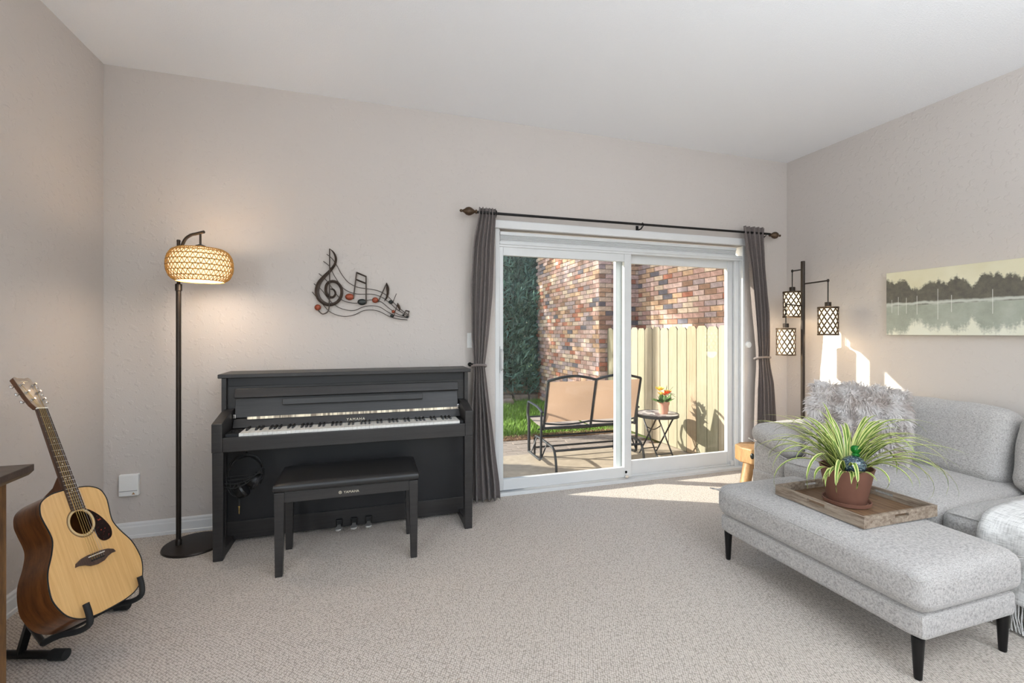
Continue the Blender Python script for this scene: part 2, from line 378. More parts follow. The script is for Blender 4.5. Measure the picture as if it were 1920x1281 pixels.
def baseboard(name, pts2, n):
    a, b = Vector(pts2[0]), Vector(pts2[1]); d = (b - a).normalized(); nn = Vector(n)
    prof = [(0, 0), (0.016, 0), (0.016, 0.018), (0.012, 0.022), (0.012, 0.07), (0.009, 0.078), (0.009, 0.09), (0.004, 0.1), (0, 0.1)]
    g = G(); vs = []
    for p in (a, b):
        for t, z in prof: vs.append((p.x + nn.x * t, p.y + nn.y * t, z))
    k = len(prof); g.add(vs, [(i, (i + 1) % k, (i + 1) % k + k, i + k) for i in range(k)] + [tuple(range(k)), tuple(range(k, 2 * k))])
    return struct(g.obj(name, WHITE))
baseboard('baseboard_back', ((XL, YB), (DX0 - 0.03, YB)), (0, -1)); baseboard('baseboard_left', ((XL, YR), (XL, YB - 0.017)), (1, 0))
baseboard('baseboard_right', ((XR, YR), (XR, YB - 0.017)), (-1, 0)); baseboard('baseboard_corner', ((DX1 + 0.03, YB), (XR - 0.017, YB)), (0, -1))
# assumed windows behind the viewer, added unseen around the fill lights
for nm, spec in (('assumed_window_1', ('y', -0.75, 2.95, 0.55, 2.55)), ('assumed_window_2', ('x', -1.55, 0.05, 0.7, 2.3))):
    ax, a0, a1, z0, z1 = spec; g = G()
    def bb(u0, u1, za, zb, t=0.05):
        if ax == 'y': g.box(u0, u1, YR - 0.1, YR - 0.1 + t, za, zb)
        elif ax == 'x': g.box(XL - 0.05 - t, XL - 0.05, u0, u1, za, zb)
    bb(a0, a0 + 0.06, z0, z1); bb(a1 - 0.06, a1, z0, z1); bb(a0, a1, z0, z0 + 0.06); bb(a0, a1, z1 - 0.06, z1); bb((a0 + a1) / 2 - 0.03, (a0 + a1) / 2 + 0.03, z0, z1)
    struct(g.obj(nm, VINYL), {'assumed_window_1': 'wide white framed window assumed in the rear wall, out of view', 'assumed_window_2': 'white framed window assumed in the left wall, out of view'}[nm])

# ---- sliding door
door = bpy.data.objects.new('door_1', None); COL.objects.link(door); struct(door, 'white vinyl sliding glass patio door')
g = G(); g.box(DX0, DX0 + 0.035, YB - 0.004, YB + 0.14, 0.0, DZ); g.box(DX0 + 0.035, DX0 + 0.05, YB + 0.03, YB + 0.14, 0, DZ); g.obj('jamb', VINYL, door, bevel=0.003)
g = G(); g.box(DX1 - 0.022, DX1, YB - 0.004, YB + 0.14, 0.0, DZ); g.box(DX1 - 0.075, DX1 - 0.022, YB + 0.045, YB + 0.14, 0, 2.03); g.obj('jamb', VINYL, door, bevel=0.003)
g = G(); g.box(DX0 + 0.035, DX1 - 0.022, YB + 0.005, YB + 0.14, 1.985, 2.03); g.box(DX0 + 0.035, DX1 - 0.022, YB - 0.003, YB + 0.02, 2.003, 2.018); g.obj('head_frame', VINYL, door, bevel=0.003)
g = G(); g.box(DX0, DX1, YB - 0.01, YB + 0.16, -0.02, 0.026); g.box(DX0 + 0.03, DX1 - 0.03, YB + 0.055, YB + 0.062, 0.026, 0.042); g.obj('sill', VINYL, door, bevel=0.003)
def panel(name, x0, x1, y0, y1, z0, z1, sl, sr, rb, rtp):
    g = G(); g.box(x0, x0 + sl, y0, y1, z0, z1); g.box(x1 - sr, x1, y0, y1, z0, z1)
    g.box(x0 + sl, x1 - sr, y0 + 0.002, y1, z0, z0 + rb); g.box(x0 + sl, x1 - sr, y0 + 0.002, y1, z1 - rtp, z1)
    p = g.obj(name, VINYL, door, bevel=0.003)
    G().box(x0 + sl - 0.005, x1 - sr + 0.005, (y0 + y1) / 2 - 0.003, (y0 + y1) / 2 + 0.003, z0 + rb - 0.005, z1 - rtp + 0.005).obj('pane', GLASS, p)
    return p
lp = panel('sliding_panel', DX0 + 0.036, 2.182, YB + 0.012, YB + 0.05, 0.04, 1.99, 0.034, 0.07, 0.088, 0.072)
rp = panel('fixed_panel', 2.06, DX1 - 0.078, YB + 0.068, YB + 0.106, 0.03, 1.99, 0.11, 0.06, 0.13, 0.075)
G().box(DX0 + 0.042, DX0 + 0.062, YB + 0.0, YB + 0.012, 0.98, 1.19).tube([(DX0 + 0.052, YB, 1.0), (DX0 + 0.052, YB - 0.03, 1.02), (DX0 + 0.052, YB - 0.03, 1.15), (DX0 + 0.052, YB, 1.17)], 0.007, 8).obj('pull_handle', VINYL, lp, True)
G().lathe([(0.012, 0), (0.012, 0.012), (0.008, 0.018)], (2.13, YB + 0.012, 0.085), 16, axis='y').box(2.115, 2.145, YB - 0.002, YB + 0.012, 0.035, 0.06).obj('foot_latch', CHROME, lp, True)
G().box(3.29, 3.325, YB + 0.045, YB + 0.07, 0.03, 0.075).obj('stop_block', VINYL, door, bevel=0.004)
g = G(); g.box(DX0 - 0.02, DX1 + 0.02, YB - 0.028, YB, 2.125, 2.19); g.obj('head_casing', WHITE, door, bevel=0.006)
# raised cellular shade tucked into the head of the opening
sh = thing('raised_window_shade', 'white cellular shade drawn up tight at the top of the patio door', 'blind', (2.16, YB + 0.04, 2.1))
G().box(-1.17, 1.17, -0.022, 0.022, -0.018, 0.01).obj('head_rail', VINYL, sh, bevel=0.003)
g = G()
for i in range(5): g.frustum((0, 0), 2.33, 0.042, -0.062 + i * 0.0085, (0, 0), 2.33, 0.026, -0.0577 + i * 0.0085); g.frustum((0, 0), 2.33, 0.026, -0.0577 + i * 0.0085, (0, 0), 2.33, 0.042, -0.0535 + i * 0.0085)
g.obj('pleats', WHITE, sh)
G().box(-1.168, 1.168, -0.024, 0.024, -0.078, -0.062).obj('bottom_rail', VINYL, sh, bevel=0.003)

# ---- curtain rod + curtains
ROD_Y = 3.375
rod = thing('curtain_rod', 'thin dark metal curtain rod with carved finials above the patio door', 'curtain rod', (2.2, ROD_Y, 2.225))
G().tube([(-1.42, 0, -0.006), (1.42, 0, 0.012)], 0.0105, 12).obj('rod', BLACKM, rod, True)
for s in (-1, 1):
    prof = [(0.008, 0), (0.016, 0.004), (0.016, 0.012), (0.009, 0.018), (0.018, 0.03), (0.03, 0.05), (0.033, 0.066), (0.028, 0.084), (0.014, 0.102), (0.008, 0.112), (0.011, 0.12), (0.011, 0.128), (0.003, 0.136)]
    G().lathe([(r, s * z) for r, z in prof], (s * 1.42, 0, 0.004 * s), 20, axis='x').obj('finial', ANTQ, rod, True)
for bx in (-1.27, 0.03, 1.36):
    G().tube([(bx, YB - ROD_Y, -0.03), (bx, 0.02, -0.03), (bx, 0, -0.014)], 0.006, 8).box(bx - 0.012, bx + 0.012, YB - ROD_Y - 0.006, YB - ROD_Y, -0.06, 0.01).tube([(bx, 0.018, 0.004), (bx, 0, 0.018), (bx, -0.018, 0.004), (bx, -0.014, -0.012), (bx, 0, -0.017)], 0.004, 6).obj('bracket', BLACKM, rod, True)
def curtain(name, label, edges, folds, seed, tie_i, ty):
    """edges: (pixel row, left pixel, right pixel, depth) down the curtain, read on the rod's plane"""
    root = thing(name, label, 'curtain', (0, 0, 0)); rows = []
    for (py, xa, xb, dep) in edges:
        a = on_y(xa, py, ROD_Y); b = on_y(xb, py, ROD_Y); rows.append((max(0.008, a.z), a.x, b.x, dep))
    rows = spline([Vector((r[0], r[1], r[2])).to_4d() for r in rows], 7) if False else rows
    zs = []
    N = 64; NU = 16 * folds
    def samp(t):
        f = t * (len(rows) - 1); i = min(int(f), len(rows) - 2); u = f - i; u2 = u * u * (3 - 2 * u) if False else u
        return [rows[i][k] * (1 - u2) + rows[i + 1][k] * u2 for k in range(4)]
    vs = []
    for j in range(N + 1):
        z, xa, xb, dep = samp(j / N)
        for i in range(NU + 1):
            u = i / NU; ph = u * folds * 2 * pi + 0.7 * sin(j * 0.09 + seed) * u
            amp = dep * (0.75 + 0.35 * mnoise.noise(Vector((u * 3, j * 0.03, seed))))
            y = ROD_Y - amp * sin(ph) - 0.3 * amp * sin(2.3 * ph + seed)
            x = xa + (xb - xa) * u + 0.010 * cos(ph + 0.8) * (dep / 0.03)
            vs.append((x, y, z))
    fs = [(j * (NU + 1) + i, j * (NU + 1) + i + 1, (j + 1) * (NU + 1) + i + 1, (j + 1) * (NU + 1) + i) for j in range(N) for i in range(NU)]
    me = G().add(vs, fs).obj('cloth', CURT, root, True); so_ = me.modifiers.new('thick', 'SOLIDIFY'); so_.thickness = 0.003
    z, xa, xb, dep = rows[tie_i]; cx = (xa + xb) / 2; hw = (xb - xa) / 2 + 0.012; pts = []
    for k in range(24):
        a = 2 * pi * k / 24; pts.append((cx + hw * cos(a), ROD_Y + (dep + 0.02) * sin(a), z - 0.012 * sin(a)))
    G().tube(pts, 0.010, 8, True).obj('tieback', CURT, root, True)
    hx = cx + ty * hw
    G().tube([(hx, YB, z + 0.01), (hx, ROD_Y + 0.02, z + 0.01), (hx - ty * 0.01, ROD_Y, z + 0.02)], 0.006, 8).lathe([(0.016, 0), (0.016, -0.012)], (hx, YB, z + 0.01), 16, axis='y').obj('holdback', BLACKM, root, True)
    return root
curtain('tied_curtain', 'taupe curtain tied back beside the black piano', [(389, 898, 929, .022), (405, 897, 929, .022), (457, 887, 926, .026), (545, 882, 923, .03), (632, 884, 915, .028), (672, 887, 910, .022), (687, 888, 908, .02), (702, 888, 910, .022), (763, 884, 917, .03), (850, 880, 927, .036), (912, 879, 935, .04), (942, 880, 937, .042)], 5, 1.3, 6, -1)
curtain('tied_curtain', 'taupe curtain tied back beside the grey sofa arm', [(424, 1394, 1434, .022), (440, 1395, 1434, .022), (501, 1404, 1436, .026), (588, 1411, 1443, .03), (650, 1417, 1442, .024), (672, 1418, 1441, .02), (690, 1418, 1443, .022), (720, 1416, 1448, .03), (790, 1414, 1452, .036), (868, 1412, 1456, .04), (893, 1412, 1457, .042)], 5, 4.1, 5, 1)

# ---- small wall plates
p = on_y(245, 908, YB); t = thing('wall_outlet_cover', 'square white weatherproof outlet cover low on the back wall', 'outlet cover', (p.x, YB, p.z))
G().box(-0.052, 0.052, -0.03, 0, -0.068, 0.068).obj('cover', PLASTIC, t, bevel=0.006); G().box(-0.047, 0.047, -0.032, -0.03, -0.036, -0.033).obj('lid_seam', plain('grey_seam', srgb(150, 150, 150), 0.6), t)
G().prism([(0.018, -0.058), (0.036, -0.058), (0.027, -0.044)], lambda a, b, d: (a, d, b), -0.031, -0.03).obj('warning_sticker', plain('tan_sticker', srgb(170, 132, 90), 0.6), t)
t = thing('light_switch', 'white light switch plate peeking out behind the left curtain', 'switch', (0.755, YB, 1.24))
G().box(-0.036, 0.036, -0.006, 0, -0.058, 0.058).obj('plate', PLASTIC, t, bevel=0.002); G().box(-0.016, 0.016, -0.01, -0.006, -0.032, 0.032).obj('rocker', PLASTIC, t, bevel=0.002)
t = thing('round_wall_sensor', 'small round white sensor on the wall beside the right curtain', 'sensor', (3.445, YB, 1.185))
G().lathe([(0.032, 0), (0.032, -0.012), (0.026, -0.02)], (0, 0, 0), 24, axis='y').obj('body', PLASTIC, t, True); G().lathe([(0.012, -0.02), (0.011, -0.023)], (0, 0, 0), 16, axis='y').obj('button', PLASTIC, t, True)

# ================================================================== PIANO (local origin: middle of its back on the floor)
PX, PY = -0.10, 3.43
pn = thing('digital_piano', 'black upright digital piano with open keyboard against the back wall', 'piano', (PX, PY, 0))
F = -0.485                                    # front of legs / arms
hw = 0.752
for s in (-1, 1):
    G().frustum((s * (hw - 0.028), F + 0.032), 0.05, 0.05, 0, (s * (hw - 0.028), F + 0.032), 0.056, 0.056, 0.62).obj('front_leg', BLACKW, pn, bevel=0.003)
    # arm / key block with a slope rising to the case
    G().prism([(F, 0.618), (F, 0.782), (F + 0.03, 0.79), (-0.30, 0.826), (-0.22, 0.83), (-0.22, 0.618)], lambda a, b, d: (d, a, b), s * (hw - 0.052), s * (hw + 0.002)).obj('key_block', BLACKW, pn, bevel=0.004)
    G().box(min(s * 0.742, s * 0.768), max(s * 0.742, s * 0.768), -0.25, 0.0, 0.02, 1.02).obj('side_panel', BLACKW, pn, bevel=0.002)
    G().prism([(F + 0.05, 0.0), (F + 0.05, 0.055), (F + 0.12, 0.045), (-0.2, 0.045), (-0.2, 0.0)], lambda a, b, d: (d, a, b), s * (hw - 0.05), s * (hw - 0.006)).obj('foot_rail', BLACKW, pn, bevel=0.003)
G().box(-0.785, 0.785, -0.265, 0.0, 1.02, 1.045).obj('lid', BLACKW, pn, bevel=0.004)
G().box(-0.742, 0.742, -0.225, -0.01, 0.965, 1.02).obj('upper_rail', BLACKP, pn, bevel=0.002)
G().box(-0.742, 0.742, -0.222, -0.01, 0.70, 0.965).obj('upper_panel', BLACKW, pn)
G().box(-0.742, 0.742, -0.232, -0.01, 0.13, 0.62).obj('lower_panel', BLACKP, pn)
G().box(-0.742, 0.742, -0.24, -0.01, 0.02, 0.13).obj('kick_board', BLACKW, pn, bevel=0.002)
G().box(-0.70, 0.70, F + 0.002, F + 0.03, 0.618, 0.70).obj('key_slip', BLACKW, pn, bevel=0.003)
kb = G().box(-0.70, 0.70, F + 0.03, -0.22, 0.618, 0.685).obj('keyboard', BLACKP, pn)
# fallboard folded open: lip, hinged panel, music ledge, strip painted as the keys' reflection
def slab(name, y0, z0, y1, z1, th, x0, x1, mat, bev=0.002):
    d = Vector((0, y1 - y0, z1 - z0)).normalized(); n = Vector((0, -d.z, d.y)) * th
    pts = [(y0, z0), (y1, z1), (y1 + n.y, z1 + n.z), (y0 + n.y, z0 + n.z)]
    return G().prism(pts, lambda a, b, dd: (dd, a, b), x0, x1).obj(name, mat, pn, bevel=bev)
slab('name_board', -0.292, 0.715, -0.268, 0.765, 0.012, -0.695, 0.70, BLACKW)
slab('fallboard', -0.268, 0.775, -0.232, 0.905, 0.012, -0.69, 0.69, BLACKW)
slab('fallboard_lip', -0.268, 0.895, -0.244, 0.948, 0.016, -0.694, 0.694, BLACKW, 0.004)
slab('music_ledge', -0.268, 0.845, -0.262, 0.882, 0.022, -0.425, 0.445, BLACKW, 0.003)
def key_reflection_mat():  # mottled beige paints the reflection of the keys into the colour
    t = NT('painted_key_reflection'); c = t.coord('Object', (26, 1, 1)); n = t.noise(c, 2, 2)
    t.link(t.ramp(n, [(0.38, srgb(122, 108, 92)), (0.6, srgb(226, 212, 184))]), t.b.inputs['Base Color']); t.set(Roughness=0.3, Metallic=0.4); return t.m
slab('key_reflection_strip', -0.283, 0.766, -0.279, 0.781, 0.004, -0.62, 0.69, key_reflection_mat(), 0)
for s in (-1, 1): G().box(s * 0.69 - 0.008, s * 0.69 + 0.008, -0.285, -0.235, 0.775, 0.80).obj('hinge', CHROME, pn, bevel=0.003)
KX0, KW = -0.625, 1.295 / 52
wk = G().box(0.0006, KW - 0.0006, F + 0.032, -0.285, 0.685, 0.716).mesh('white_key', KEYW); bk = G().frustum((0, -0.34), 0.0125, 0.1, 0.712, (0, -0.337), 0.009, 0.09, 0.729).mesh('black_key', KEYB)
names = 'ABCDEFG'
for i in range(52):
    inst(wk, 'white_key', kb, (KX0 + i * KW, 0, 0))
    if names[i % 7] in 'ACDFG' and i < 51: inst(bk, 'black_key', kb, (KX0 + (i + 1) * KW, 0, 0))
ctl = G().box(-0.697, KX0 - 0.004, F + 0.04, -0.29, 0.685, 0.714).obj('control_panel', BLACKP, pn, bevel=0.002)
G().box(-0.68, -0.66, -0.36, -0.345, 0.714, 0.717).obj('button', BLACKM, ctl, bevel=0.001); G().box(-0.652, -0.636, -0.36, -0.345, 0.714, 0.717).obj('button', BLACKM, ctl, bevel=0.001)
G().lathe([(0.008, 0.714), (0.008, 0.724)], (-0.668, -0.40, 0), 12).obj('volume_knob', BLACKM, ctl, True)
G().box(KX0 + 52 * KW + 0.003, 0.697, F + 0.04, -0.29, 0.685, 0.714).obj('end_block', BLACKP, pn, bevel=0.002)
Mt = Matrix.Translation((0.012, -0.2995, 0.7285)) @ Matrix.Rotation(radians(64), 4, 'X')
text('brand_lettering', 'YAMAHA', 0.024, GOLDT, pn, Mt, 0.0005, 1.25)
for x in (-0.092, 0.0, 0.092):
    G().box(x - 0.02, x + 0.02, -0.262, -0.238, 0.035, 0.075).obj('pedal_mount', BLACKM, pn, bevel=0.004)
    g = G(); g.prism([(-0.011, 0), (0.011, 0), (0.013, -0.04), (0.022, -0.075), (0.016, -0.098), (0, -0.104), (-0.016, -0.098), (-0.022, -0.075), (-0.013, -0.04)], lambda a, b, d: (x + a, -0.25 + b, d + 0.035 - (b + 0.05) * 0.03), 0.0, 0.012); g.obj('pedal', PEDAL, pn, bevel=0.003)
G().tube([(-0.60, F + 0.11, 0.618), (-0.60, F + 0.11, 0.585), (-0.60, F + 0.085, 0.578), (-0.60, F + 0.07, 0.585), (-0.60, F + 0.07, 0.597)], 0.004, 8).obj('headphone_hook', BLACKM, pn, True)

# ---- headphones hanging from the hook
hp = thing('headphones', 'black studio headphones with a wound cable hanging under the piano keys', 'headphones', (PX - 0.60, PY + F + 0.085, 0.0))
R0 = 0.088
def arc(cx, cz, rx, rz, a0, a1, y, n=20): return [(cx + rx * cos(radians(a0 + (a1 - a0) * i / n)), y, cz + rz * sin(radians(a0 + (a1 - a0) * i / n))) for i in range(n + 1)]
for y, rr in ((-0.014, 0.092), (0.012, 0.086)): G().tube(arc(0, 0.492, rr, rr + 0.003, 5, 175, y), 0.0032, 8).obj('headband_wire', BLACKM, hp, True)
G().tube(arc(0, 0.478, 0.083, 0.088, 12, 168, 0.0), 0.004, 8, flat=3.0).obj('headband_strap', BLACKL, hp, True)
for s, cxx, czz, tx in ((1, 0.05, 0.425, 38), (-1, -0.022, 0.375, -32)):
    M = Matrix.Translation((cxx, -0.012, czz)) @ Matrix.Rotation(radians(tx), 4, 'Y') @ Matrix.Rotation(radians(90), 4, 'Y')
    c = G().lathe([(0.02, -0.028), (0.041, -0.024), (0.046, -0.01), (0.046, 0.004)], (0, 0, 0), 24).xf(M).obj('ear_cup', BLACKM, hp, True)
    G().lathe([(0.03, 0.004), (0.047, 0.005), (0.051, 0.014), (0.047, 0.024), (0.03, 0.026)], (0, 0, 0), 24).xf(M).obj('ear_pad', BLACKL, c, True)
    G().tube([(s * 0.091, 0, 0.49), (s * 0.094, 0, 0.45), (s * 0.075, -0.005, 0.40 if s > 0 else 0.37)], 0.005, 8).obj('slider', BLACKM, hp, True)
rng = random.Random(3)
for k in range(7):
    y = -0.02 - 0.028 * (k % 2) - 0.004 * k
    G().tube(spline([(-0.096, y + 0.01, 0.455 - 0.008 * k), (-0.05, y, 0.462 - 0.011 * k), (0.02, y - 0.01, 0.463 - 0.006 * k), (0.088, y, 0.475 + 0.004 * k)], 5), 0.0022, 6).obj('cable_wrap', BLACKR, hp, True)
G().tube(spline([(-0.096, -0.02, 0.455), (-0.09, -0.03, 0.40), (-0.06, -0.035, 0.355), (-0.032, -0.03, 0.34), (-0.028, -0.03, 0.30)], 5), 0.0026, 6).obj('cable', BLACKR, hp, True)
pl = G().lathe([(0.0045, 0.335), (0.006, 0.325), (0.006, 0.292), (0.0045, 0.288)], (-0.028, -0.03, 0), 14).obj('plug_barrel', BLACKR, hp, True)
G().lathe([(0.0055, 0.29), (0.0055, 0.279), (0.0033, 0.278), (0.0033, 0.252), (0.0022, 0.249), (0.003, 0.246), (0.001, 0.241)], (-0.028, -0.03, 0), 14).obj('plug_tip', BRASS, pl, True)

# ---- bench
bn = thing('piano_bench', 'black padded piano bench with tapered legs in front of the piano', 'bench', (-0.11, 2.845, 0))
G().cushion(-0.385, 0.385, -0.195, 0.195, 0.448, 0.494, 0.02, 0.006, 14).obj('cushion', BLACKL, bn, True)
for a in ((-0.36, 0.36, -0.178, -0.158), (-0.36, 0.36, 0.158, 0.178), (-0.36, -0.34, -0.16, 0.16), (0.34, 0.36, -0.16, 0.16)): G().box(*a, 0.392, 0.449).obj('apron', BLACKW, bn, bevel=0.002)
for sx in (-1, 1):
    for sy in (-1, 1): G().frustum((sx * 0.353, sy * 0.162), 0.036, 0.036, 0, (sx * 0.35, sy * 0.158), 0.052, 0.052, 0.449).obj('leg', BLACKW, bn, bevel=0.003)
text('brand_lettering', 'YAMAHA', 0.019, GOLDT, bn, Matrix.Translation((0.012, -0.1785, 0.413)) @ Matrix.Rotation(pi / 2, 4, 'X'), 0.0004, 1.05)
g = G(); g.tube([(-0.046 + 0.0075 * cos(k * pi / 8), -0.1788, 0.42 + 0.0075 * sin(k * pi / 8)) for k in range(16)], 0.0008, 5, True)
for k in range(3):
    a = pi / 2 + k * 2 * pi / 3; g.tube([(-0.046, -0.1788, 0.42), (-0.046 + 0.007 * cos(a), -0.1788, 0.42 + 0.007 * sin(a))], 0.001, 5)
g.obj('emblem', GOLDT, bn)

# ================================================================== RATTAN FLOOR LAMP
lx, ly = -1.107, 3.227
fl = thing('rattan_floor_lamp', 'tall dark floor lamp with a glowing woven rattan shade beside the piano', 'floor lamp', (lx, ly, 0))
G().lathe([(0.165, 0.0), (0.168, 0.006), (0.165, 0.014), (0.02, 0.018)], (0.085, 0.0, 0), 48).obj('base', BRONZE, fl, True)
G().lathe([(0.0135, 0.014), (0.0135, 1.585)], (0, 0, 0), 18).obj('pole', BRONZE, fl, True)
G().lathe([(0.017, 0), (0.017, 0.03), (0.0135, 0.034)], (0, 0, 0.016), 18).obj('base_collar', BRONZE, fl, True)
G().lathe([(0.0135, 0), (0.018, 0.003), (0.018, 0.042), (0.010, 0.047)], (0, 0, 1.552), 18).obj('collar', BRONZE, fl, True)
G().lathe([(0.0095, 0), (0.0095, 0.255), (0.011, 0.26), (0.009, 0.268)], (0, 0, 1.595), 16).obj('upper_pole', BRONZE, fl, True)
ax = Vector(tuple(RT * 0.194 - FW * 0.09)).normalized()
def lam(u, z): return (ax.x * u, ax.y * u, z)
G().tube(spline([lam(0.0, 1.71), lam(0.018, 1.79), lam(0.06, 1.855), lam(0.12, 1.88), lam(0.18, 1.884), lam(0.245, 1.888)], 6), 0.009, 12).obj('arm', BRONZE, fl, True)
sc = Vector(lam(0.214, 0)); SZ = 1.694
G().lathe([(0.006, 1.815), (0.006, 1.884)], (sc.x, sc.y, 0), 12).obj('hanger', BRONZE, fl, True)
G().lathe([(0.026, 1.804), (0.026, 1.810), (0.008, 1.818)], (sc.x, sc.y, 0), 20).obj('canopy_disc', BRONZE, fl, True)
shd = bpy.data.objects.new('shade', None); COL.objects.link(shd); shd.parent = fl; shd.location = (sc.x, sc.y, SZ)
def shr(z):   # radius of the drum at height z in [-.105,.105]
    return 0.112 + 0.054 * max(0, 1 - abs(z / 0.0935) ** 2.1) ** 0.5
zb = [-0.0925, -0.068, -0.038, -0.007, 0.024, 0.054, 0.078, 0.0925]
for z in zb: G().tube([(shr(z) * cos(2 * pi * k / 64), shr(z) * sin(2 * pi * k / 64), z) for k in range(64)], 0.0032, 5, True).obj('ring_cord', RATTAN, shd, True)
NZ = 40
for a, b in zip(zb[:-1], zb[1:]):
    g = G()
    for k in range(NZ):
        for s in (0.0, 0.5):
            a0 = 2 * pi * (k + s) / NZ; a1 = 2 * pi * (k + 0.5) / NZ + (0.0 if s == 0 else pi / NZ)
            za, zc_ = (a, b) if s == 0 else (b, a)
            zm = (za + zc_) / 2; am = (a0 + a1) / 2
            g.tube([(shr(q) * cos(t), shr(q) * sin(t), q) for q, t in ((za, a0), (zm, am), (zc_, a1))], 0.0021, 4, cap=False)
    g.obj('woven_band', RATTAN, shd)
G().lathe([(shr(z) - 0.012, z) for z in (-0.09, -0.08, -0.06, -0.03, 0, 0.03, 0.06, 0.08, 0.09)], (0, 0, 0), 40, cap=False).obj('lining', LINING, shd, True)
for k in range(3):
    a = 2 * pi * k / 3; G().tube([(0, 0, 0.112), (0.113 * cos(a), 0.113 * sin(a), 0.092)], 0.002, 6).obj('spider_wire', BRONZE, shd)
G().ell((0, 0, 0.0), (0.032, 0.032, 0.042)).lathe([(0.014, 0.035), (0.014, 0.115)], (0, 0, 0), 14).obj('bulb', BULB, shd, True)
def point(name, loc, e, col, r=0.05):
    d = bpy.data.lights.new(name, 'POINT'); d.energy = e; d.color = col; d.shadow_soft_size = r
    o = bpy.data.objects.new(name, d); COL.objects.link(o); o.location = loc; return o
point('floor_lamp_light', (lx + sc.x, ly + sc.y, SZ - 0.06), 5.2, (1.0, 0.93, 0.84), 0.045)
point('floor_lamp_uplight', (lx + sc.x, ly + sc.y, SZ + 0.07), 3.4, (1.0, 0.93, 0.84), 0.03)

# ================================================================== MUSIC WALL ART (flat metal sculpture on the wall; outline read off the wall plane)
AY = YB - 0.022
def art(u, v, y=AY): return on_y(540 + u / 6.404, 440 + v / 6.404, y)
K = 6.404 * FPX / 3.38        # crop units per metre near the piece
wa = thing('music_wall_art', 'brown metal wall sculpture of a treble clef and notes on a wavy staff', 'wall art', (0, 0, 0))
def ribbon(pts, mat, name, parent, th=0.006, per=6):
    q = spline([Vector((a, b, c)) for a, b, c in pts], per); L = []; Rr = []
    for i, p in enumerate(q):
        d = (q[min(i + 1, len(q) - 1)] - q[max(i - 1, 0)]); d.z = 0; d.normalize(); n = Vector((-d.y, d.x, 0)) * max(p.z, 3) / 2
        L.append((p.x + n.x, p.y + n.y)); Rr.append((p.x - n.x, p.y - n.y))
    vs = []; m = len(q)
    for y in (AY, AY - th):
        for a in L: vs.append(art(*a, y))
        for a in Rr: vs.append(art(*a, y))
    mid = [art(p.x, p.y, AY - th - 0.006) for p in q]
    fs = []
    vs += mid; o2 = 2 * m; o4 = 4 * m
    for i in range(m - 1):
        fs += [(i, i + 1, m + i + 1, m + i), (o2 + i, o2 + i + 1, o4 + i + 1, o4 + i), (o4 + i, o4 + i + 1, o2 + m + i + 1, o2 + m + i), (i, i + 1, o2 + i + 1, o2 + i), (m + i, m + i + 1, o2 + m + i + 1, o2 + m + i)]
    return G().add(vs, fs).obj(name, mat, parent, True)
clef = ribbon([(505, 172, 5), (550, 220, 20), (575, 290, 28), (560, 360, 30), (510, 430, 36), (430, 510, 44), (370, 590, 54), (348, 680, 56), (370, 765, 52), (430, 822, 44), (510, 843, 38), (590, 810, 38), (640, 735, 38), (640, 645, 36), (590, 578, 34), (520, 562, 34), (465, 600, 34), (455, 680, 34), (490, 742, 32), (540, 752, 28), (570, 710, 24), (548, 662, 20), (508, 655, 12)], ARTM, 'treble_clef', wa)
def wire(pts, r, name='staff_wire', y=AY, mat=None): return G().tube([art(a, b, y) for a, b in [(p.x, p.y) for p in spline([Vector((a, b, 0)) for a, b in pts], 5)]], r, 6).obj(name, mat or ARTM, wa, True)
wire([(500, 170), (500, 640), (494, 860), (482, 918), (450, 945), (405, 950), (360, 905)], 0.0042, 'clef_stem', AY - 0.01)
for L in ([(465, 235), (530, 290), (585, 370), (640, 470), (720, 570), (830, 630), (950, 650), (1080, 675), (1190, 735), (1290, 840), (1380, 920), (1455, 970)],
          [(425, 320), (500, 385), (560, 500), (650, 630), (740, 690), (850, 715), (1000, 715), (1110, 745), (1210, 810), (1310, 900), (1450, 985)],
          [(370, 468), (470, 560), (600, 740), (680, 800), (780, 822), (850, 820), (950, 790), (1020, 785), (1120, 810), (1220, 890), (1320, 955), (1440, 995)],
          [(310, 590), (400, 660), (500, 790), (600, 870), (700, 905), (800, 910), (900, 870), (1000, 855), (1100, 870), (1200, 930), (1290, 975), (1440, 1000)],
          [(290, 688), (420, 840), (500, 925), (600, 970), (700, 982), (800, 962), (900, 915), (1000, 905), (1100, 925), (1220, 985), (1330, 1015), (1435, 1025)]): wire(L, 0.0026, y=AY + 0.004)
def head(u, v, ru, rv, mat, name='note_head'):
    return G().ell(art(u, v, AY - 0.004), (ru / K, 0.012, rv / K), 18, 10).obj(name, mat, wa, True)
head(358, 875, 35, 35, ARTR, 'clef_ball'); head(740, 748, 50, 38, ARTR); head(890, 810, 52, 36, ARTB); head(1048, 787, 36, 34, ARTR); head(1235, 810, 28, 22, ARTB); head(1250, 975, 22, 20, ARTB); head(1265, 925, 20, 20, ARTR); head(1385, 968, 14, 12, ARTB); head(1430, 990, 18, 13, ARTB)
for a, b, r in (((825, 450), (785, 775), .0045), ((938, 500), (938, 830), .0045), ((1187, 580), (1082, 810), .004), ((1302, 708), (1258, 815), .0024), ((1318, 820), (1268, 990), .0026), ((1415, 910), (1388, 972), .003), ((1455, 920), (1436, 990), .003)): wire([a, b], r, 'note_stem', AY - 0.006)
for a, b, wd in (((822, 455), (940, 505), 18), ((820, 540), (938, 588), 18), ((1413, 912), (1457, 922), 14)): ribbon([(a[0], a[1], wd), ((a[0] + b[0]) / 2, (a[1] + b[1]) / 2, wd), (b[0], b[1], wd)], ARTM, 'note_beam', wa)
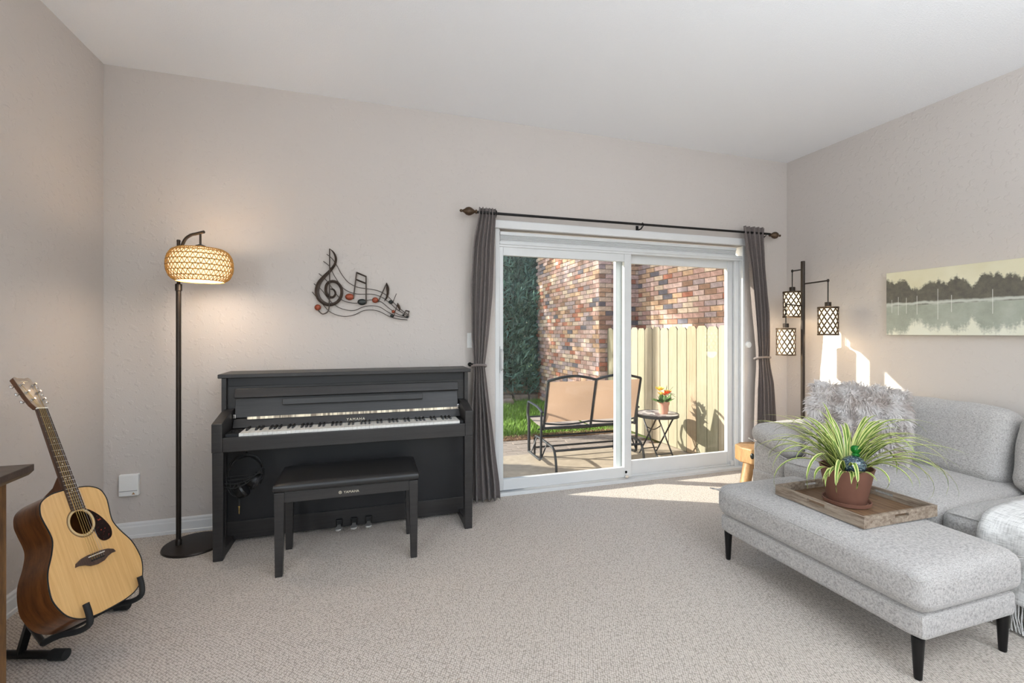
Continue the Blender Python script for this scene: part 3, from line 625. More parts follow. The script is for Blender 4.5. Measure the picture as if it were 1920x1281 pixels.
ribbon([(1187, 582, 6), (1196, 640, 36), (1198, 700, 30), (1185, 755, 22), (1155, 800, 5)], ARTM, 'note_flag', wa); ribbon([(1318, 820, 5), (1328, 860, 30), (1340, 890, 22), (1335, 922, 4)], ARTM, 'note_flag', wa)
for u, v in ((500, 640), (1450, 985), (830, 632)):
    G().tube([art(u, v, AY), art(u, v, YB)], 0.003, 6).obj('wall_pin', ARTM, wa)

# ================================================================== GUITAR (frame fitted to the photo: w across, v up the neck, n out of the top)
gw = Vector((0.256, 0.956, -0.141)).normalized(); gv = Vector((-0.388, 0.235, 0.891)); gv = (gv - gw * gv.dot(gw)).normalized(); gn = gw.cross(gv).normalized()
GM = Matrix((gw, gv, gn)).transposed().to_4x4(); GM.translation = Vector((-0.979, 2.199, 0.208))
gt = thing('acoustic_guitar', 'acoustic guitar with pale spruce top and brown sides leaning on a black stand', 'guitar'); gt.matrix_world = GM
half = [(0.0, 0.0), (0.07, 0.002), (0.13, 0.015), (0.178, 0.05), (0.2045, 0.105), (0.2075, 0.15), (0.193, 0.215), (0.158, 0.275), (0.139, 0.318), (0.137, 0.35), (0.145, 0.40), (0.147, 0.435), (0.132, 0.475), (0.09, 0.498), (0.04, 0.505), (0.0, 0.506)]
hs_ = spline([Vector((a, b, 0)) for a, b in half], 5); outl = [(p.x, p.y) for p in hs_] + [(-p.x, p.y) for p in hs_[-2:0:-1]]
dep = lambda v: -(0.119 - 0.022 * v / 0.5)
n = len(outl)
SH = (0.0, 0.36)
# rim + back as one shell, top plate with a real sound hole
g = G(); vs = [(a, b, -0.003) for a, b in outl] + [(a, b, dep(b)) for a, b in outl] + [(0, 0.25, -0.125)]
g.add(vs, [(i, (i + 1) % n, (i + 1) % n + n, i + n) for i in range(n)] + [(i + n, (i + 1) % n + n, 2 * n) for i in range(n)])
g.obj('body', MAHOG, gt, True)
ring = []
for a, b in outl:
    d = Vector((a - SH[0], b - SH[1])).normalized(); ring.append((SH[0] + 0.049 * d.x, SH[1] + 0.049 * d.y))
vs = [(a * 0.995, b, 0) for a, b in outl] + [(a, b, 0) for a, b in ring] + [(a * 0.995, b, -0.004) for a, b in outl] + [(a, b, -0.004) for a, b in ring]
fs = []
for i in range(n):
    j = (i + 1) % n; fs += [(i, j, n + j, n + i), (2 * n + i, 2 * n + j, 3 * n + j, 3 * n + i), (n + i, n + j, 3 * n + j, 3 * n + i), (i, j, 2 * n + j, 2 * n + i)]
top = G().add(vs, fs).obj('top', SPRUCE, gt)
G().tube([(a * 0.996, b, 0.0) for a, b in outl], 0.0024, 6, True).obj('binding', BLACKR, gt, True)
for r, w_ in ((0.054, 0.0028), (0.059, 0.001), (0.062, 0.001)): G().tube([(r * cos(2 * pi * k / 48), SH[1] + r * sin(2 * pi * k / 48), 0.0), ] if False else [(r * cos(2 * pi * k / 48), SH[1] + r * sin(2 * pi * k / 48), 0.0) for k in range(48)], w_, 6, True, flat=0.35).obj('rosette_ring', BLACKR if r > 0.058 else plain('pale_rosette', srgb(196, 178, 140), 0.4), top, True)
pg = [(0.028, 0.408), (0.05, 0.40), (0.085, 0.365), (0.112, 0.315), (0.113, 0.282), (0.098, 0.262), (0.07, 0.258), (0.048, 0.272), (0.036, 0.315)]
pgs = [(p.x, p.y) for p in spline([Vector((a, b, 0)) for a, b in pg], 4)]
arcp = [(0.0585 * cos(radians(a)), SH[1] + 0.0585 * sin(radians(a))) for a in range(-40, 62, 10)]
G().prism(pgs + arcp, lambda a, b, d: (a, b, d), 0.0003, 0.0022).obj('pickguard', TORT, gt)
br = [(-0.092, 0.198), (-0.085, 0.212), (-0.06, 0.222), (-0.03, 0.226), (0.03, 0.226), (0.06, 0.222), (0.085, 0.212), (0.092, 0.198), (0.075, 0.199), (0.05, 0.192), (0.03, 0.182), (0, 0.178), (-0.03, 0.182), (-0.05, 0.192), (-0.075, 0.199)]
brd = G().prism(br, lambda a, b, d: (a, b, d), 0.0, 0.009).obj('bridge', ROSEW, gt, bevel=0.002)
G().box(-0.036, 0.036, 0.2145, 0.2175, 0.009, 0.0135).obj('saddle', KEYW, brd)
for k in range(6): G().lathe([(0.003, 0.008), (0.0036, 0.012), (0.002, 0.0145)], (-0.027 + k * 0.0108, 0.199, 0), 10).obj('bridge_pin', BLACKR, brd, True)
NUT = 0.8655
g = G(); nw = lambda v: 0.0285 - 0.0068 * (v - 0.45) / (NUT - 0.45)
vs = []; secs = [(0.50, 0.022), (0.53, 0.021), (0.7, 0.0185), (NUT - 0.01, 0.0165), (NUT + 0.012, 0.017)]
for v, d in secs:
    for k in range(9):
        a = pi * k / 8; vs.append((-nw(v) * cos(a), v, 0.001 - d * sin(a)))
g.add(vs, [(i * 9 + k, i * 9 + k + 1, (i + 1) * 9 + k + 1, (i + 1) * 9 + k) for i in range(4) for k in range(8)] + [(i * 9 + 8, i * 9, (i + 1) * 9, (i + 1) * 9 + 8) for i in range(4)] + [tuple(range(9)), tuple(36 + k for k in range(9))])
g.obj('neck', MAHOGM, gt, True)
G().prism([(0.5, -0.1), (0.512, -0.098), (0.535, -0.045), (0.57, -0.014), (0.57, 0.0), (0.5, 0.0)], lambda a, b, d: (d, a, b), -0.021, 0.021).obj('heel', MAHOGM, gt, bevel=0.008, seg=3)
fb = G().add([(-nw(0.412), 0.412, 0.0005), (nw(0.412), 0.412, 0.0005), (nw(NUT), NUT, 0.0005), (-nw(NUT), NUT, 0.0005), (-nw(0.412), 0.412, 0.0065), (nw(0.412), 0.412, 0.0065), (nw(NUT), NUT, 0.0065), (-nw(NUT), NUT, 0.0065)], [(0, 3, 2, 1), (4, 5, 6, 7), (0, 1, 5, 4), (1, 2, 6, 5), (2, 3, 7, 6), (3, 0, 4, 7)]).obj('fretboard', ROSEW, gt)
for k in range(1, 21):
    v = NUT - 0.65 * (1 - 2 ** (-k / 12)); G().box(-nw(v), nw(v), v - 0.0011, v + 0.0011, 0.0064, 0.008).obj('fret', CHROME, fb)
for k in (3, 5, 7, 9, 12, 15):
    v = NUT - 0.65 * (1 - (2 ** (-k / 12) + 2 ** (-(k - 1) / 12)) / 2)
    for xx in ((-0.009, 0.009) if k == 12 else (0,)): G().lathe([(0.0028, 0.0062), (0.0028, 0.0068)], (xx, v, 0), 10).obj('fret_dot', KEYW, fb)
G().box(-nw(NUT) - 0.0003, nw(NUT) + 0.0003, NUT, NUT + 0.005, 0.0, 0.0095).obj('nut', KEYW, gt)
HM = Matrix.Translation((0, NUT + 0.005, 0.004)) @ Matrix.Rotation(radians(-13), 4, 'X')
hd = G().prism([(-0.0225, 0), (0.0225, 0), (0.031, 0.022), (0.0345, 0.06), (0.036, 0.155), (0.028, 0.163), (0.01, 0.158), (-0.01, 0.158), (-0.028, 0.163), (-0.036, 0.155), (-0.0345, 0.06), (-0.031, 0.022)], lambda a, b, d: HM @ Vector((a, b, d)), -0.016, 0.0).obj('headstock', MAHOGM, gt, bevel=0.001)
G().prism([(-0.0222, 0.001), (0.0222, 0.001), (0.0305, 0.022), (0.034, 0.06), (0.0355, 0.154), (0.0278, 0.162), (0.01, 0.157), (-0.01, 0.157), (-0.0278, 0.162), (-0.0355, 0.154), (-0.034, 0.06), (-0.0305, 0.022)], lambda a, b, d: HM @ Vector((a, b, d)), 0.0002, 0.0014).obj('face_veneer', HEADW, hd)
text('brand_lettering', 'YAMAHA', 0.0075, GOLDT, hd, HM @ Matrix.Translation((0, 0.137, 0.002)), 0.0002)
posts = []
for s in (-1, 1):
    for k in range(3):
        b = 0.038 + k * 0.04; a = s * (0.022 + 0.002 * k); posts.append((s, k, HM @ Vector((a, b, 0.006))))
        tn = G().lathe([(0.0055, -0.001), (0.0055, 0.003), (0.0035, 0.004), (0.003, 0.012), (0.0035, 0.017)], (a, b, 0), 14).tube([(s * 0.03, b, -0.010), (s * 0.048, b, -0.010)], 0.0024, 8).xf(HM).obj('tuner', CHROME, hd, True)
        G().ell((s * 0.053, b, -0.010), (0.0075, 0.0085, 0.004), 14, 8).xf(HM).obj('tuner_knob', CHROME, tn, True)
for k in range(6):
    xs = -0.027 + k * 0.0108; xn = (-0.0175 + k * 0.007)
    s, kk = (-1, k) if k < 3 else (1, 5 - k)
    pe = [p for a, b, p in posts if a == s and b == kk][0]
    G().tube([(xs, 0.199, 0.0125), (xs, 0.216, 0.0142), (xn, NUT + 0.0025, 0.0102), pe], 0.00085 if k < 4 else 0.0006, 5).obj('string', BRASS if k < 4 else CHROME, gt)
# stand
gs = thing('guitar_stand', 'black folding A-frame stand with foam cradle arms under the guitar', 'guitar stand')
Gp = lambda w_, v_, n_: GM @ Vector((w_, v_, n_))
for w_, vb in ((-0.125, 0.014), (0.125, 0.014)):
    pts = [Gp(w_ * 0.9, vb - 0.016, -0.165), Gp(w_, vb - 0.018, -0.09), Gp(w_, vb - 0.034, -0.03), Gp(w_, vb - 0.03, 0.012), Gp(w_ * 1.02, vb + 0.0, 0.026), Gp(w_ * 1.04, vb + 0.045, 0.03)]
    G().tube(spline(pts, 6), 0.0105, 12).obj('cradle_arm', BLACKR, gs, True)
A = Gp(-0.113, -0.002, -0.165); B = Gp(0.113, -0.002, -0.165)
G().tube([A, B], 0.012, 12).obj('cross_bar', BLACKM, gs, True)
G().tube([Vector((-1.40, 2.325, 0.022)), Vector((-1.19, 2.259, 0.022))], 0.0155, 12).obj('foot', BLACKM, gs, True)
G().tube([Vector((-1.205, 2.264, 0.022)), Vector((-1.15, 2.247, 0.022))], 0.021, 12).obj('foot_cap', BLACKR, gs, True)
G().tube([Vector((-1.34, 2.61, 0.022)), Vector((-1.12, 2.577, 0.022))], 0.0155, 12).obj('foot', BLACKM, gs, True)
G().tube([Vector((-1.135, 2.58, 0.022)), Vector((-1.08, 2.571, 0.022))], 0.021, 12).obj('foot_cap', BLACKR, gs, True)
apex = Gp(0, 0.25, -0.185)
for p, q in ((Vector((-1.325, 2.302, 0.024)), apex), (Vector((-1.27, 2.6, 0.024)), apex)):
    d = (q - p); G().tube([p, p + d * 0.97], 0.016, 4).obj('upright', BLACKM, gs)
for p, u in ((A, 0.35), (B, 0.35)):
    q = Vector((-1.325, 2.302, 0.024)) if p is A else Vector((-1.27, 2.6, 0.024)); q = q + (apex - q) * u; G().tube([p, q], 0.010, 10).obj('link', BLACKM, gs, True)

# ================================================================== RUSTIC CABINET at the left edge
cb = thing('rustic_cabinet', 'rustic brown wooden cabinet with dark top at the left edge', 'cabinet', (-1.345, 1.45, 0))
CW, CD = 0.218, 0.45
bd = G().box(-0.23, CW - 0.012, -CD, CD - 0.012, 0.0, 0.82).obj('body', RUSTIC, cb)
for i in range(5): G().box(CW - 0.012, CW, -CD + 0.19 * i * 0.947 + 0.001, -CD + 0.19 * (i + 1) * 0.947 - 0.001, 0.02, 0.82).obj('plank', RUSTIC, bd, bevel=0.003)
for i in range(4): G().box(-0.23 + i * 0.109, -0.23 + (i + 1) * 0.109 - 0.002, CD - 0.012, CD, 0.02, 0.82).obj('plank', RUSTIC, bd, bevel=0.003)
G().prism([(-0.235, 0.82), (CW + 0.03, 0.82), (CW + 0.045, 0.835), (CW + 0.045, 0.857), (-0.235, 0.857)], lambda a, b, d: (a, d, b), -CD - 0.04, CD + 0.045).obj('top', DARKTOP, cb, bevel=0.002)

# ================================================================== SOFA
sf = thing('sofa', 'light grey heathered fabric sofa along the right wall', 'sofa', (0, 0, 0))
def cush(name, b, r, crown, mat=SOFA, parent=None, M=None, sag=0.006, seed=0, seg=14):
    g = G().cushion(*b, r, crown, seg, sag, seed)
    if M is not None: g.xf(M)
    return g.obj(name, mat, parent if parent is not None else sf, True)
cush('base', (2.74, 3.82, 0.02, 2.72, 0.13, 0.29), 0.03, 0.0, sag=0)
cush('back_frame', (3.56, 3.84, 0.04, 2.70, 0.2, 0.70), 0.06, 0.0, sag=0.004)
for sx in (2.82, 3.74):
    for sy in (0.12, 2.6): G().lathe([(0.012, 0), (0.02, 0.14)], (sx, sy, 0), 14).obj('leg', BLACKM, sf, True)
for y0, y1, sd_ in ((2.44, 2.74, 1), (0.0, 0.27, 4)):
    ar = cush('arm', (2.755, 3.78, y0 + 0.01, y1 - 0.005, 0.12, 0.50), 0.05, 0.0, sag=0.004, seed=sd_)
    # padded top rolled inwards
    inn = -1 if y0 > 1 else 1
    M = Matrix.Translation((0, (y0 + y1) / 2 + inn * 0.03, 0.535)) @ Matrix.Rotation(inn * -0.22, 4, 'X')
    cush('arm_pad', (2.725, 3.72, -0.185, 0.17, -0.075, 0.06), 0.06, 0.03, M=M, seed=sd_ + 2)
    G().tube([M @ Vector((2.735, -0.17 + k * 0.028, -0.07)) for k in range(13)], 0.004, 6).obj('piping', SOFA, ar, True)
for y0, y1, sd_ in ((1.52, 2.43, 7), (0.27, 1.525, 9)):
    c = cush('seat_cushion', (2.70, 3.62, y0, y1, 0.27, 0.435), 0.062, 0.035, seed=sd_, seg=20)
    G().tube(spline([(2.712, y0 + 0.04 + (y1 - y0 - 0.08) * k / 8, 0.418 + 0.012 * sin(pi * k / 8)) for k in range(9)], 3), 0.0035, 6).obj('seam', SOFA, c, True)
for y0, y1, sd_ in ((1.60, 2.46, 11), (0.32, 1.58, 13)):
    M = Matrix.Translation((3.50, (y0 + y1) / 2, 0.63)) @ Matrix.Rotation(radians(14), 4, 'Y')
    hy = (y1 - y0) / 2
    c = cush('back_cushion', (-0.115, 0.115, -hy, hy, -0.225, 0.225), 0.085, 0.02, M=M, sag=0.012, seed=sd_, seg=20)
    G().tube(spline([M @ Vector((-0.078, -hy + 0.06 + (2 * hy - 0.12) * k / 8, 0.196)) for k in range(9)], 3), 0.003, 6).obj('seam', SOFA, c, True)

# ---- fluffy pillow
PM = Matrix.Translation((3.08, 2.19, 0.685)) @ Matrix.Rotation(radians(-46), 4, 'Z') @ Matrix.Rotation(radians(-12), 4, 'X') @ Matrix.Rotation(radians(4), 4, 'Y')
pw = thing('fur_pillow', 'fluffy long-haired grey throw pillow in the far corner of the sofa', 'pillow'); pw.matrix_world = PM
PH = 0.26
def psurf(u, v, s):
    t = 0.085 * (max(0, 1 - u ** 4) * max(0, 1 - v ** 4)) ** 0.5
    return Vector((u * PH * (1 - 0.05 * v * v), -s * t, v * PH * (1 - 0.05 * u * u)))
g = G(); N = 18
for s in (1, -1):
    g.add([psurf(-1 + 2 * i / N, -1 + 2 * j / N, s) for j in range(N + 1) for i in range(N + 1)], [(j * (N + 1) + i, j * (N + 1) + i + 1, (j + 1) * (N + 1) + i + 1, (j + 1) * (N + 1) + i) for j in range(N) for i in range(N)])
g.obj('cover', FUR, pw, True)
rng = random.Random(5); g = G()
for k in range(5200):
    s = 1 if rng.random() < 0.78 else -1
    u, v = rng.uniform(-1, 1), rng.uniform(-1, 1)
    if rng.random() < 0.25:
        if rng.random() < 0.5: u = rng.choice((-1, 1)) * rng.uniform(0.9, 1)
        else: v = rng.choice((-1, 1)) * rng.uniform(0.9, 1)
    p = psurf(u, v, s); e = 0.03
    nrm = (psurf(u + e, v, s) - psurf(u - e, v, s)).cross(psurf(u, v + e, s) - psurf(u, v - e, s)) * -s
    nrm = Vector((u ** 5 * 0.8, -s * 0.6, v ** 5 * 0.8)).normalized()
    cl = Vector((mnoise.noise(Vector((u * 3.2, v * 3.2, 1))), 0, mnoise.noise(Vector((u * 3.2, v * 3.2, 7))))) * 1.5
    d = (nrm * 0.55 + cl + Vector((u * 0.25, 0, v * 0.2 - 0.35)) + Vector((rng.gauss(0, .28), rng.gauss(0, .15), rng.gauss(0, .28)))).normalized()
    L = rng.uniform(0.035, 0.062); wdt = rng.uniform(0.0022, 0.004)
    side = d.cross(Vector((0, 1, 0)) if abs(d.y) < 0.9 else Vector((1, 0, 0))).normalized() * wdt
    m1 = p + d * L * 0.55 + nrm * 0.007; tip = p + d * L + Vector((0, 0, -0.008))
    g.add([p - side, p + side, m1 + side * 0.8, m1 - side * 0.8, tip], [(0, 1, 2, 3), (3, 2, 4)])
fo = g.obj('fur', FUR, pw); fo['kind'] = 'stuff'

# ---- knit throw over the near seat cushion
tb = thing('knit_throw', 'pale knitted throw blanket with fringe draped over the near sofa seat', 'blanket')
prof = [(3.35, 0.482), (3.15, 0.487), (2.95, 0.486), (2.80, 0.478), (2.715, 0.455), (2.678, 0.41), (2.668, 0.34), (2.662, 0.26), (2.658, 0.18), (2.655, 0.135)]
pf = spline([Vector((a, b, 0)) for a, b in prof], 4); vs = []; m = 22
for i, p in enumerate(pf):
    t = i / (len(pf) - 1)
    for j in range(m + 1):
        u = j / m; y = 1.365 - 0.02 * sin(t * 3) - u * 0.55
        wv = 0.010 * sin(u * 19 + t * 2) * (0.3 + t)
        vs.append((p.x - wv * (1 if t > 0.5 else 0.2) - 0.004, y, p.y + (0.004 if t < 0.5 else 0) + abs(wv) * 0.4))
o = G().add(vs, [(i * (m + 1) + j, i * (m + 1) + j + 1, (i + 1) * (m + 1) + j + 1, (i + 1) * (m + 1) + j) for i in range(len(pf) - 1) for j in range(m)]).obj('cloth', KNIT, tb, True)
so_ = o.modifiers.new('thick', 'SOLIDIFY'); so_.thickness = 0.008; so_.offset = 1
rng = random.Random(8); g = G()
for k in range(110):
    y = 1.36 - 0.545 * k / 110; x = 2.652 + rng.uniform(-.006, .006); g.tube([(x, y, 0.14), (x + rng.uniform(-.008, .008), y + rng.uniform(-.006, .006), 0.08), (x + rng.uniform(-.014, .014), y + rng.uniform(-.012, .012), 0.012)], 0.0022, 4, cap=False)
fr = g.obj('fringe', KNIT, tb); fr['kind'] = 'stuff'

# ---- ottoman bench
ot = thing('ottoman', 'long grey fabric ottoman on slim black legs in front of the sofa', 'ottoman', (2.215, 1.64, 0))
OC = 0.437
b = cush('base', (-0.283, 0.283, -0.508, 0.508, 0.155, 0.262), 0.03, 0.0, parent=ot, sag=0)
c = cush('cushion', (-0.302, 0.302, -0.525, 0.525, 0.256, OC - 0.012), 0.058, 0.014, parent=ot, sag=0.006, seed=21, seg=22)
loop = [(-0.294, -0.46), (-0.294, 0.46), (-0.27, 0.512), (0.27, 0.512), (0.294, 0.46), (0.294, -0.46), (0.27, -0.512), (-0.27, -0.512)]
G().tube(spline([(x, y, 0.392) for x, y in loop] + [(loop[0][0], loop[0][1], 0.392)], 4)[:-1], 0.003, 6, True).obj('seam', SOFA, c, True)
for sx in (-1, 1):
    for sy in (-1, 1): G().lathe([(0.0115, 0), (0.013, 0.004), (0.021, 0.16)], (sx * 0.252, sy * 0.472, 0), 18).obj('leg', BLACKM, ot, True)

# ---- tray
TZ = 0.4415
ty = thing('serving_tray', 'weathered brown wooden serving tray on the ottoman', 'tray', (2.295, 1.655, TZ))
TX, TY = 0.237, 0.227
for i in range(4): G().box(-TX + 0.01 + i * 0.1135, -TX + 0.01 + (i + 1) * 0.1135 - 0.001, -TY + 0.01, TY - 0.01, 0, 0.011).obj('board', TRAYF, ty, bevel=0.001)
def rim(along_x, pos, th, ln, handle):
    g = G(); h = 0.052; hz0, hz1, hl = 0.026, 0.041, 0.045
    def b(u0, u1, z0, z1):
        if along_x: g.box(u0, u1, pos - th / 2, pos + th / 2, z0, z1)
        else: g.box(pos - th / 2, pos + th / 2, u0, u1, z0, z1)
    if handle: b(-ln, -hl, 0, h); b(hl, ln, 0, h); b(-hl, hl, 0, hz0); b(-hl, hl, hz1, h)
    else: b(-ln, ln, 0, h)
    g.obj('side', TRAYW, ty)
rim(True, -TY + 0.006, 0.012, TX, True); rim(True, TY - 0.006, 0.012, TX, True); rim(False, -TX + 0.006, 0.012, TY - 0.012, True); rim(False, TX - 0.006, 0.012, TY - 0.012, True)

# ---- spider plant in pot
pp = Vector((2.272, 1.662, TZ + 0.0115))
pt = thing('spider_plant', 'spider plant with arching striped leaves in a brown terracotta pot on the tray', 'plant', pp)
G().lathe([(0.088, 0), (0.099, 0.003), (0.103, 0.02), (0.098, 0.02), (0.092, 0.008), (0.02, 0.008)], (0, 0, 0), 36).obj('saucer', TERRA, pt, True)
G().lathe([(0.078, 0.008), (0.082, 0.012), (0.113, 0.176), (0.116, 0.18), (0.108, 0.181), (0.102, 0.15), (0.05, 0.145)], (0, 0, 0), 40).obj('pot', TERRA, pt, True)
G().lathe([(0.1015, 0.15), (0.085, 0.157), (0.02, 0.16)], (0, 0, 0), 28).obj('soil', SOIL, pt, True)
rng = random.Random(12)
def leaf(az, L, rise, droop, wd, base, bend=0.0):
    seg = 13; p = Vector(base); el = rise; pts = [p.copy()]; az0 = az
    for i in range(seg):
        st = L / seg; d = Vector((cos(az) * cos(el), sin(az) * cos(el), sin(el))); p = p + d * st; pts.append(p.copy()); el -= droop * (0.35 + 1.3 * i / seg) / seg; az += bend / seg
    vs = []; uv = []
    for i, q in enumerate(pts):
        t = i / seg; w_ = wd * (0.55 + 0.9 * t if t < 0.35 else 0.865 * (1 - ((t - 0.35) / 0.65) ** 1.7) + 0.02)
        tn = (pts[min(i + 1, seg)] - pts[max(i - 1, 0)]).normalized(); sd2 = tn.cross(Vector((0, 0, 1)))
        if sd2.length < 1e-3: sd2 = Vector((-sin(az0), cos(az0), 0))
        sd2.normalize(); nn = sd2.cross(tn)
        vs += [q - sd2 * w_ + nn * w_ * 0.35, q, q + sd2 * w_ + nn * w_ * 0.35]; uv += [(0.0, t), (0.5, t), (1.0, t)]
    fs = []
    for i in range(seg): fs += [(3 * i, 3 * i + 1, 3 * i + 4, 3 * i + 3), (3 * i + 1, 3 * i + 2, 3 * i + 5, 3 * i + 4)]
    me = bpy.data.meshes.new('leaf'); me.from_pydata(vs, [], fs); me.materials.append(LEAF)
    ul = me.uv_layers.new(name='UVMap')
    for lp_ in me.loops: ul.data[lp_.index].uv = uv[lp_.vertex_index]
    me.polygons.foreach_set('use_smooth', [True] * len(me.polygons)); me.update()
    o = bpy.data.objects.new('leaf', me); COL.objects.link(o); o.parent = pt
for k in range(125):
    az = k * 2.39996 + rng.uniform(-.3, .3); r0 = rng.uniform(0.0, 0.06); q = k / 125
    L = rng.uniform(0.30, 0.52); rise = radians(rng.uniform(32, 80)); droop = rng.uniform(1.3, 3.1)
    if q > 0.8: L = rng.uniform(0.16, 0.27); droop = rng.uniform(0.4, 1.2); rise = radians(rng.uniform(60, 88))
    front = cos(az - math.atan2(-1.66, -2.27)) > 0.62
    if front and q <= 0.8: L *= 0.5; rise = min(rise, radians(38)); r0 = 0.085
    if front and (q > 0.8 or k % 3): continue
    leaf(az, L, rise, droop, rng.uniform(0.008, 0.0135), (r0 * cos(az), r0 * sin(az), 0.155), rng.uniform(-.4, .4))
# leaves that stand out in the photo: the long ones over the rim and the far reaching tips
RTA = math.atan2(RT.y, RT.x)
for az, L, rise, droop, wd in ((RTA - 0.35, 0.50, 0.75, 3.1, 0.010), (RTA - 0.15, 0.50, 0.95, 2.2, 0.009), (RTA - 0.75, 0.42, 0.8, 3.6, 0.010), (RTA + pi + 0.5, 0.44, 0.9, 3.3, 0.011), (RTA + pi + 0.1, 0.45, 0.9, 2.7, 0.009), (RTA - pi / 2 - 0.45, 0.30, 1.0, 4.3, 0.011), (RTA - pi / 2 + 0.3, 0.24, 0.9, 4.0, 0.009), (RTA + pi - 0.45, 0.46, 1.05, 1.7, 0.007), (RTA + pi + 0.8, 0.36, 0.9, 3.6, 0.012), (RTA + 0.1, 0.42, 0.85, 1.9, 0.009), (RTA + 0.5, 0.4, 0.9, 2.0, 0.009)):
    leaf(az, L, rise, droop, wd, (0.05 * cos(az), 0.05 * sin(az), 0.158))
gd = thing('glass_watering_globe', 'speckled blue green glass watering globe stuck in the plant pot', 'globe', pp + Vector((-0.012, -0.045, 0.0)))
G().ell((0.0, 0, 0.20), (0.053, 0.053, 0.046), 22, 14).obj('globe', GLOBE, gd, True)
G().lathe([(0.011, 0.235), (0.018, 0.25), (0.013, 0.257), (0.02, 0.268), (0.021, 0.282), (0.014, 0.292), (0.004, 0.295)], (0.012, 0, 0), 18).obj('stopper', GREENG, gd, True)
G().tube([(0, 0, 0.165), (0, 0, 0.135)], 0.008, 10).obj('stem', GREENG, gd, True)

# ---- log stool behind the sofa arm
st = thing('log_stool', 'small rustic wooden stool with round splayed legs behind the sofa arm', 'stool', (3.02, 2.955, 0))
poly = [(0.155 * cos(2 * pi * k / 9 + 0.3) * (1 + 0.05 * sin(3 * k)), 0.145 * sin(2 * pi * k / 9 + 0.3)) for k in range(9)]
seat = G().prism(poly, lambda a, b, d: (a, b, d), 0.25, 0.372).obj('seat', STOOLW, st, bevel=0.01, seg=3)
ki = G().ell((-0.118, -0.085, 0.318), (0.016, 0.016, 0.026), 12, 8).obj('knot', ARTB, seat, True)
for k in range(3):
    a = pi + 0.25 + k * 2 * pi / 3; G().tube([(0.085 * cos(a), 0.085 * sin(a), 0.262), (0.165 * cos(a), 0.165 * sin(a), 0.0)], [0.042, 0.038], 14).obj('leg', STOOLW, st, True)

# ================================================================== TREE LAMP WITH THREE LANTERNS
tl_ = Vector((3.64, 3.045, 0))
tp = thing('lantern_floor_lamp', 'tall dark tree floor lamp with three lattice lanterns in the corner', 'floor lamp', tl_)
G().lathe([(0.13, 0), (0.13, 0.012), (0.03, 0.022), (0.016, 0.03)], (0, 0, 0), 36).obj('base', BRONZE, tp, True)
for z0, z1 in ((0.0, 0.55), (0.55, 1.1), (1.1, 1.93)): G().lathe([(0.0165, z0), (0.0165, z1 - 0.004), (0.0155, z1 - 0.004), (0.0155, z1)], (0, 0, 0), 16).obj('pole_section', BRONZE, tp, True)
LR, LH = 0.076, 0.245
rt2 = Vector((RT.x, RT.y, 0)); fw2 = Vector((FW.x, FW.y, 0))
def lantern(dx, df, zarm, ztop, energy):
    e = rt2 * dx + fw2 * df; dn = e.normalized() * 0.016
    G().tube([dn + Vector((0, 0, zarm - 0.012)), e + Vector((0, 0, zarm))], 0.006, 8).obj('arm', BRONZE, tp, True)
    G().ell((e.x, e.y, zarm), (0.010, 0.010, 0.014), 12, 8).obj('arm_knob', BRONZE, tp, True)
    G().tube([e + Vector((0, 0, zarm)), e + Vector((0, 0, ztop + 0.03))], 0.004, 8).obj('cord', BLACKM, tp, True)
    ln = bpy.data.objects.new('lantern', None); COL.objects.link(ln); ln.parent = tp; ln.location = (e.x, e.y, ztop - LH)
    G().lathe([(0.024, LH), (0.024, LH + 0.036), (0.012, LH + 0.038)], (0, 0, 0), 18).obj('socket', BRONZE, ln, True)
    G().lathe([(0.03, LH - 0.004), (LR + 0.002, LH - 0.004), (LR + 0.002, LH - 0.02), (LR - 0.002, LH - 0.02), (LR - 0.002, LH - 0.008), (0.03, LH - 0.008)], (0, 0, 0), 32, cap=False).obj('top_band', LATT, ln, True)
    G().lathe([(LR + 0.002, 0), (LR + 0.002, 0.014), (LR - 0.002, 0.014), (LR - 0.002, 0), (LR + 0.002, 0)], (0, 0, 0), 32, cap=False).obj('bottom_band', LATT, ln, True)
    g = G(); M_ = 11; z0, z1 = 0.012, LH - 0.018; NS = 24
    for k in range(M_):
        for s in (-1, 1):
            vs = []
            for i in range(NS + 1):
                t = i / NS; a = 2 * pi * k / M_ + s * t * 2 * pi * 3.0 / M_
                wob = 0.0; z = z0 + (z1 - z0) * t
                hwid = 0.0035 + 0.0022 * abs(sin(t * 6 * pi))
                for dz in (-hwid, hwid):
                    ao = a - s * dz / LR * 0.8
                    vs.append((LR * cos(ao), LR * sin(ao), z + dz * 0.7)); vs.append(((LR - 0.003) * cos(ao), (LR - 0.003) * sin(ao), z + dz * 0.7))
            fs = []
            for i in range(NS):
                q = i * 4; fs += [(q, q + 2, q + 6, q + 4), (q + 1, q + 3, q + 7, q + 5), (q, q + 1, q + 5, q + 4), (q + 2, q + 3, q + 7, q + 6)]
            g.add(vs, fs)
    g.obj('lattice', LATT, ln)
    G().lathe([(0.064, 0.006), (0.064, LH - 0.012)], (0, 0, 0), 28, cap=False).obj('diffuser', LANTG, ln, True)
    G().ell((0, 0, 0.13), (0.026, 0.026, 0.036)).obj('bulb', BULB, ln, True)
    point('lantern_light', tl_ + e + Vector((0, 0, ztop - LH - 0.02)), energy, (1.0, 0.82, 0.58), 0.05)
lantern(0.117, -0.15, 1.742, 1.523, 1.2); lantern(-0.15, 0.0, 1.55, 1.345, 1.2); lantern(0.03, 0.2, 1.87, 1.685, 1.0)

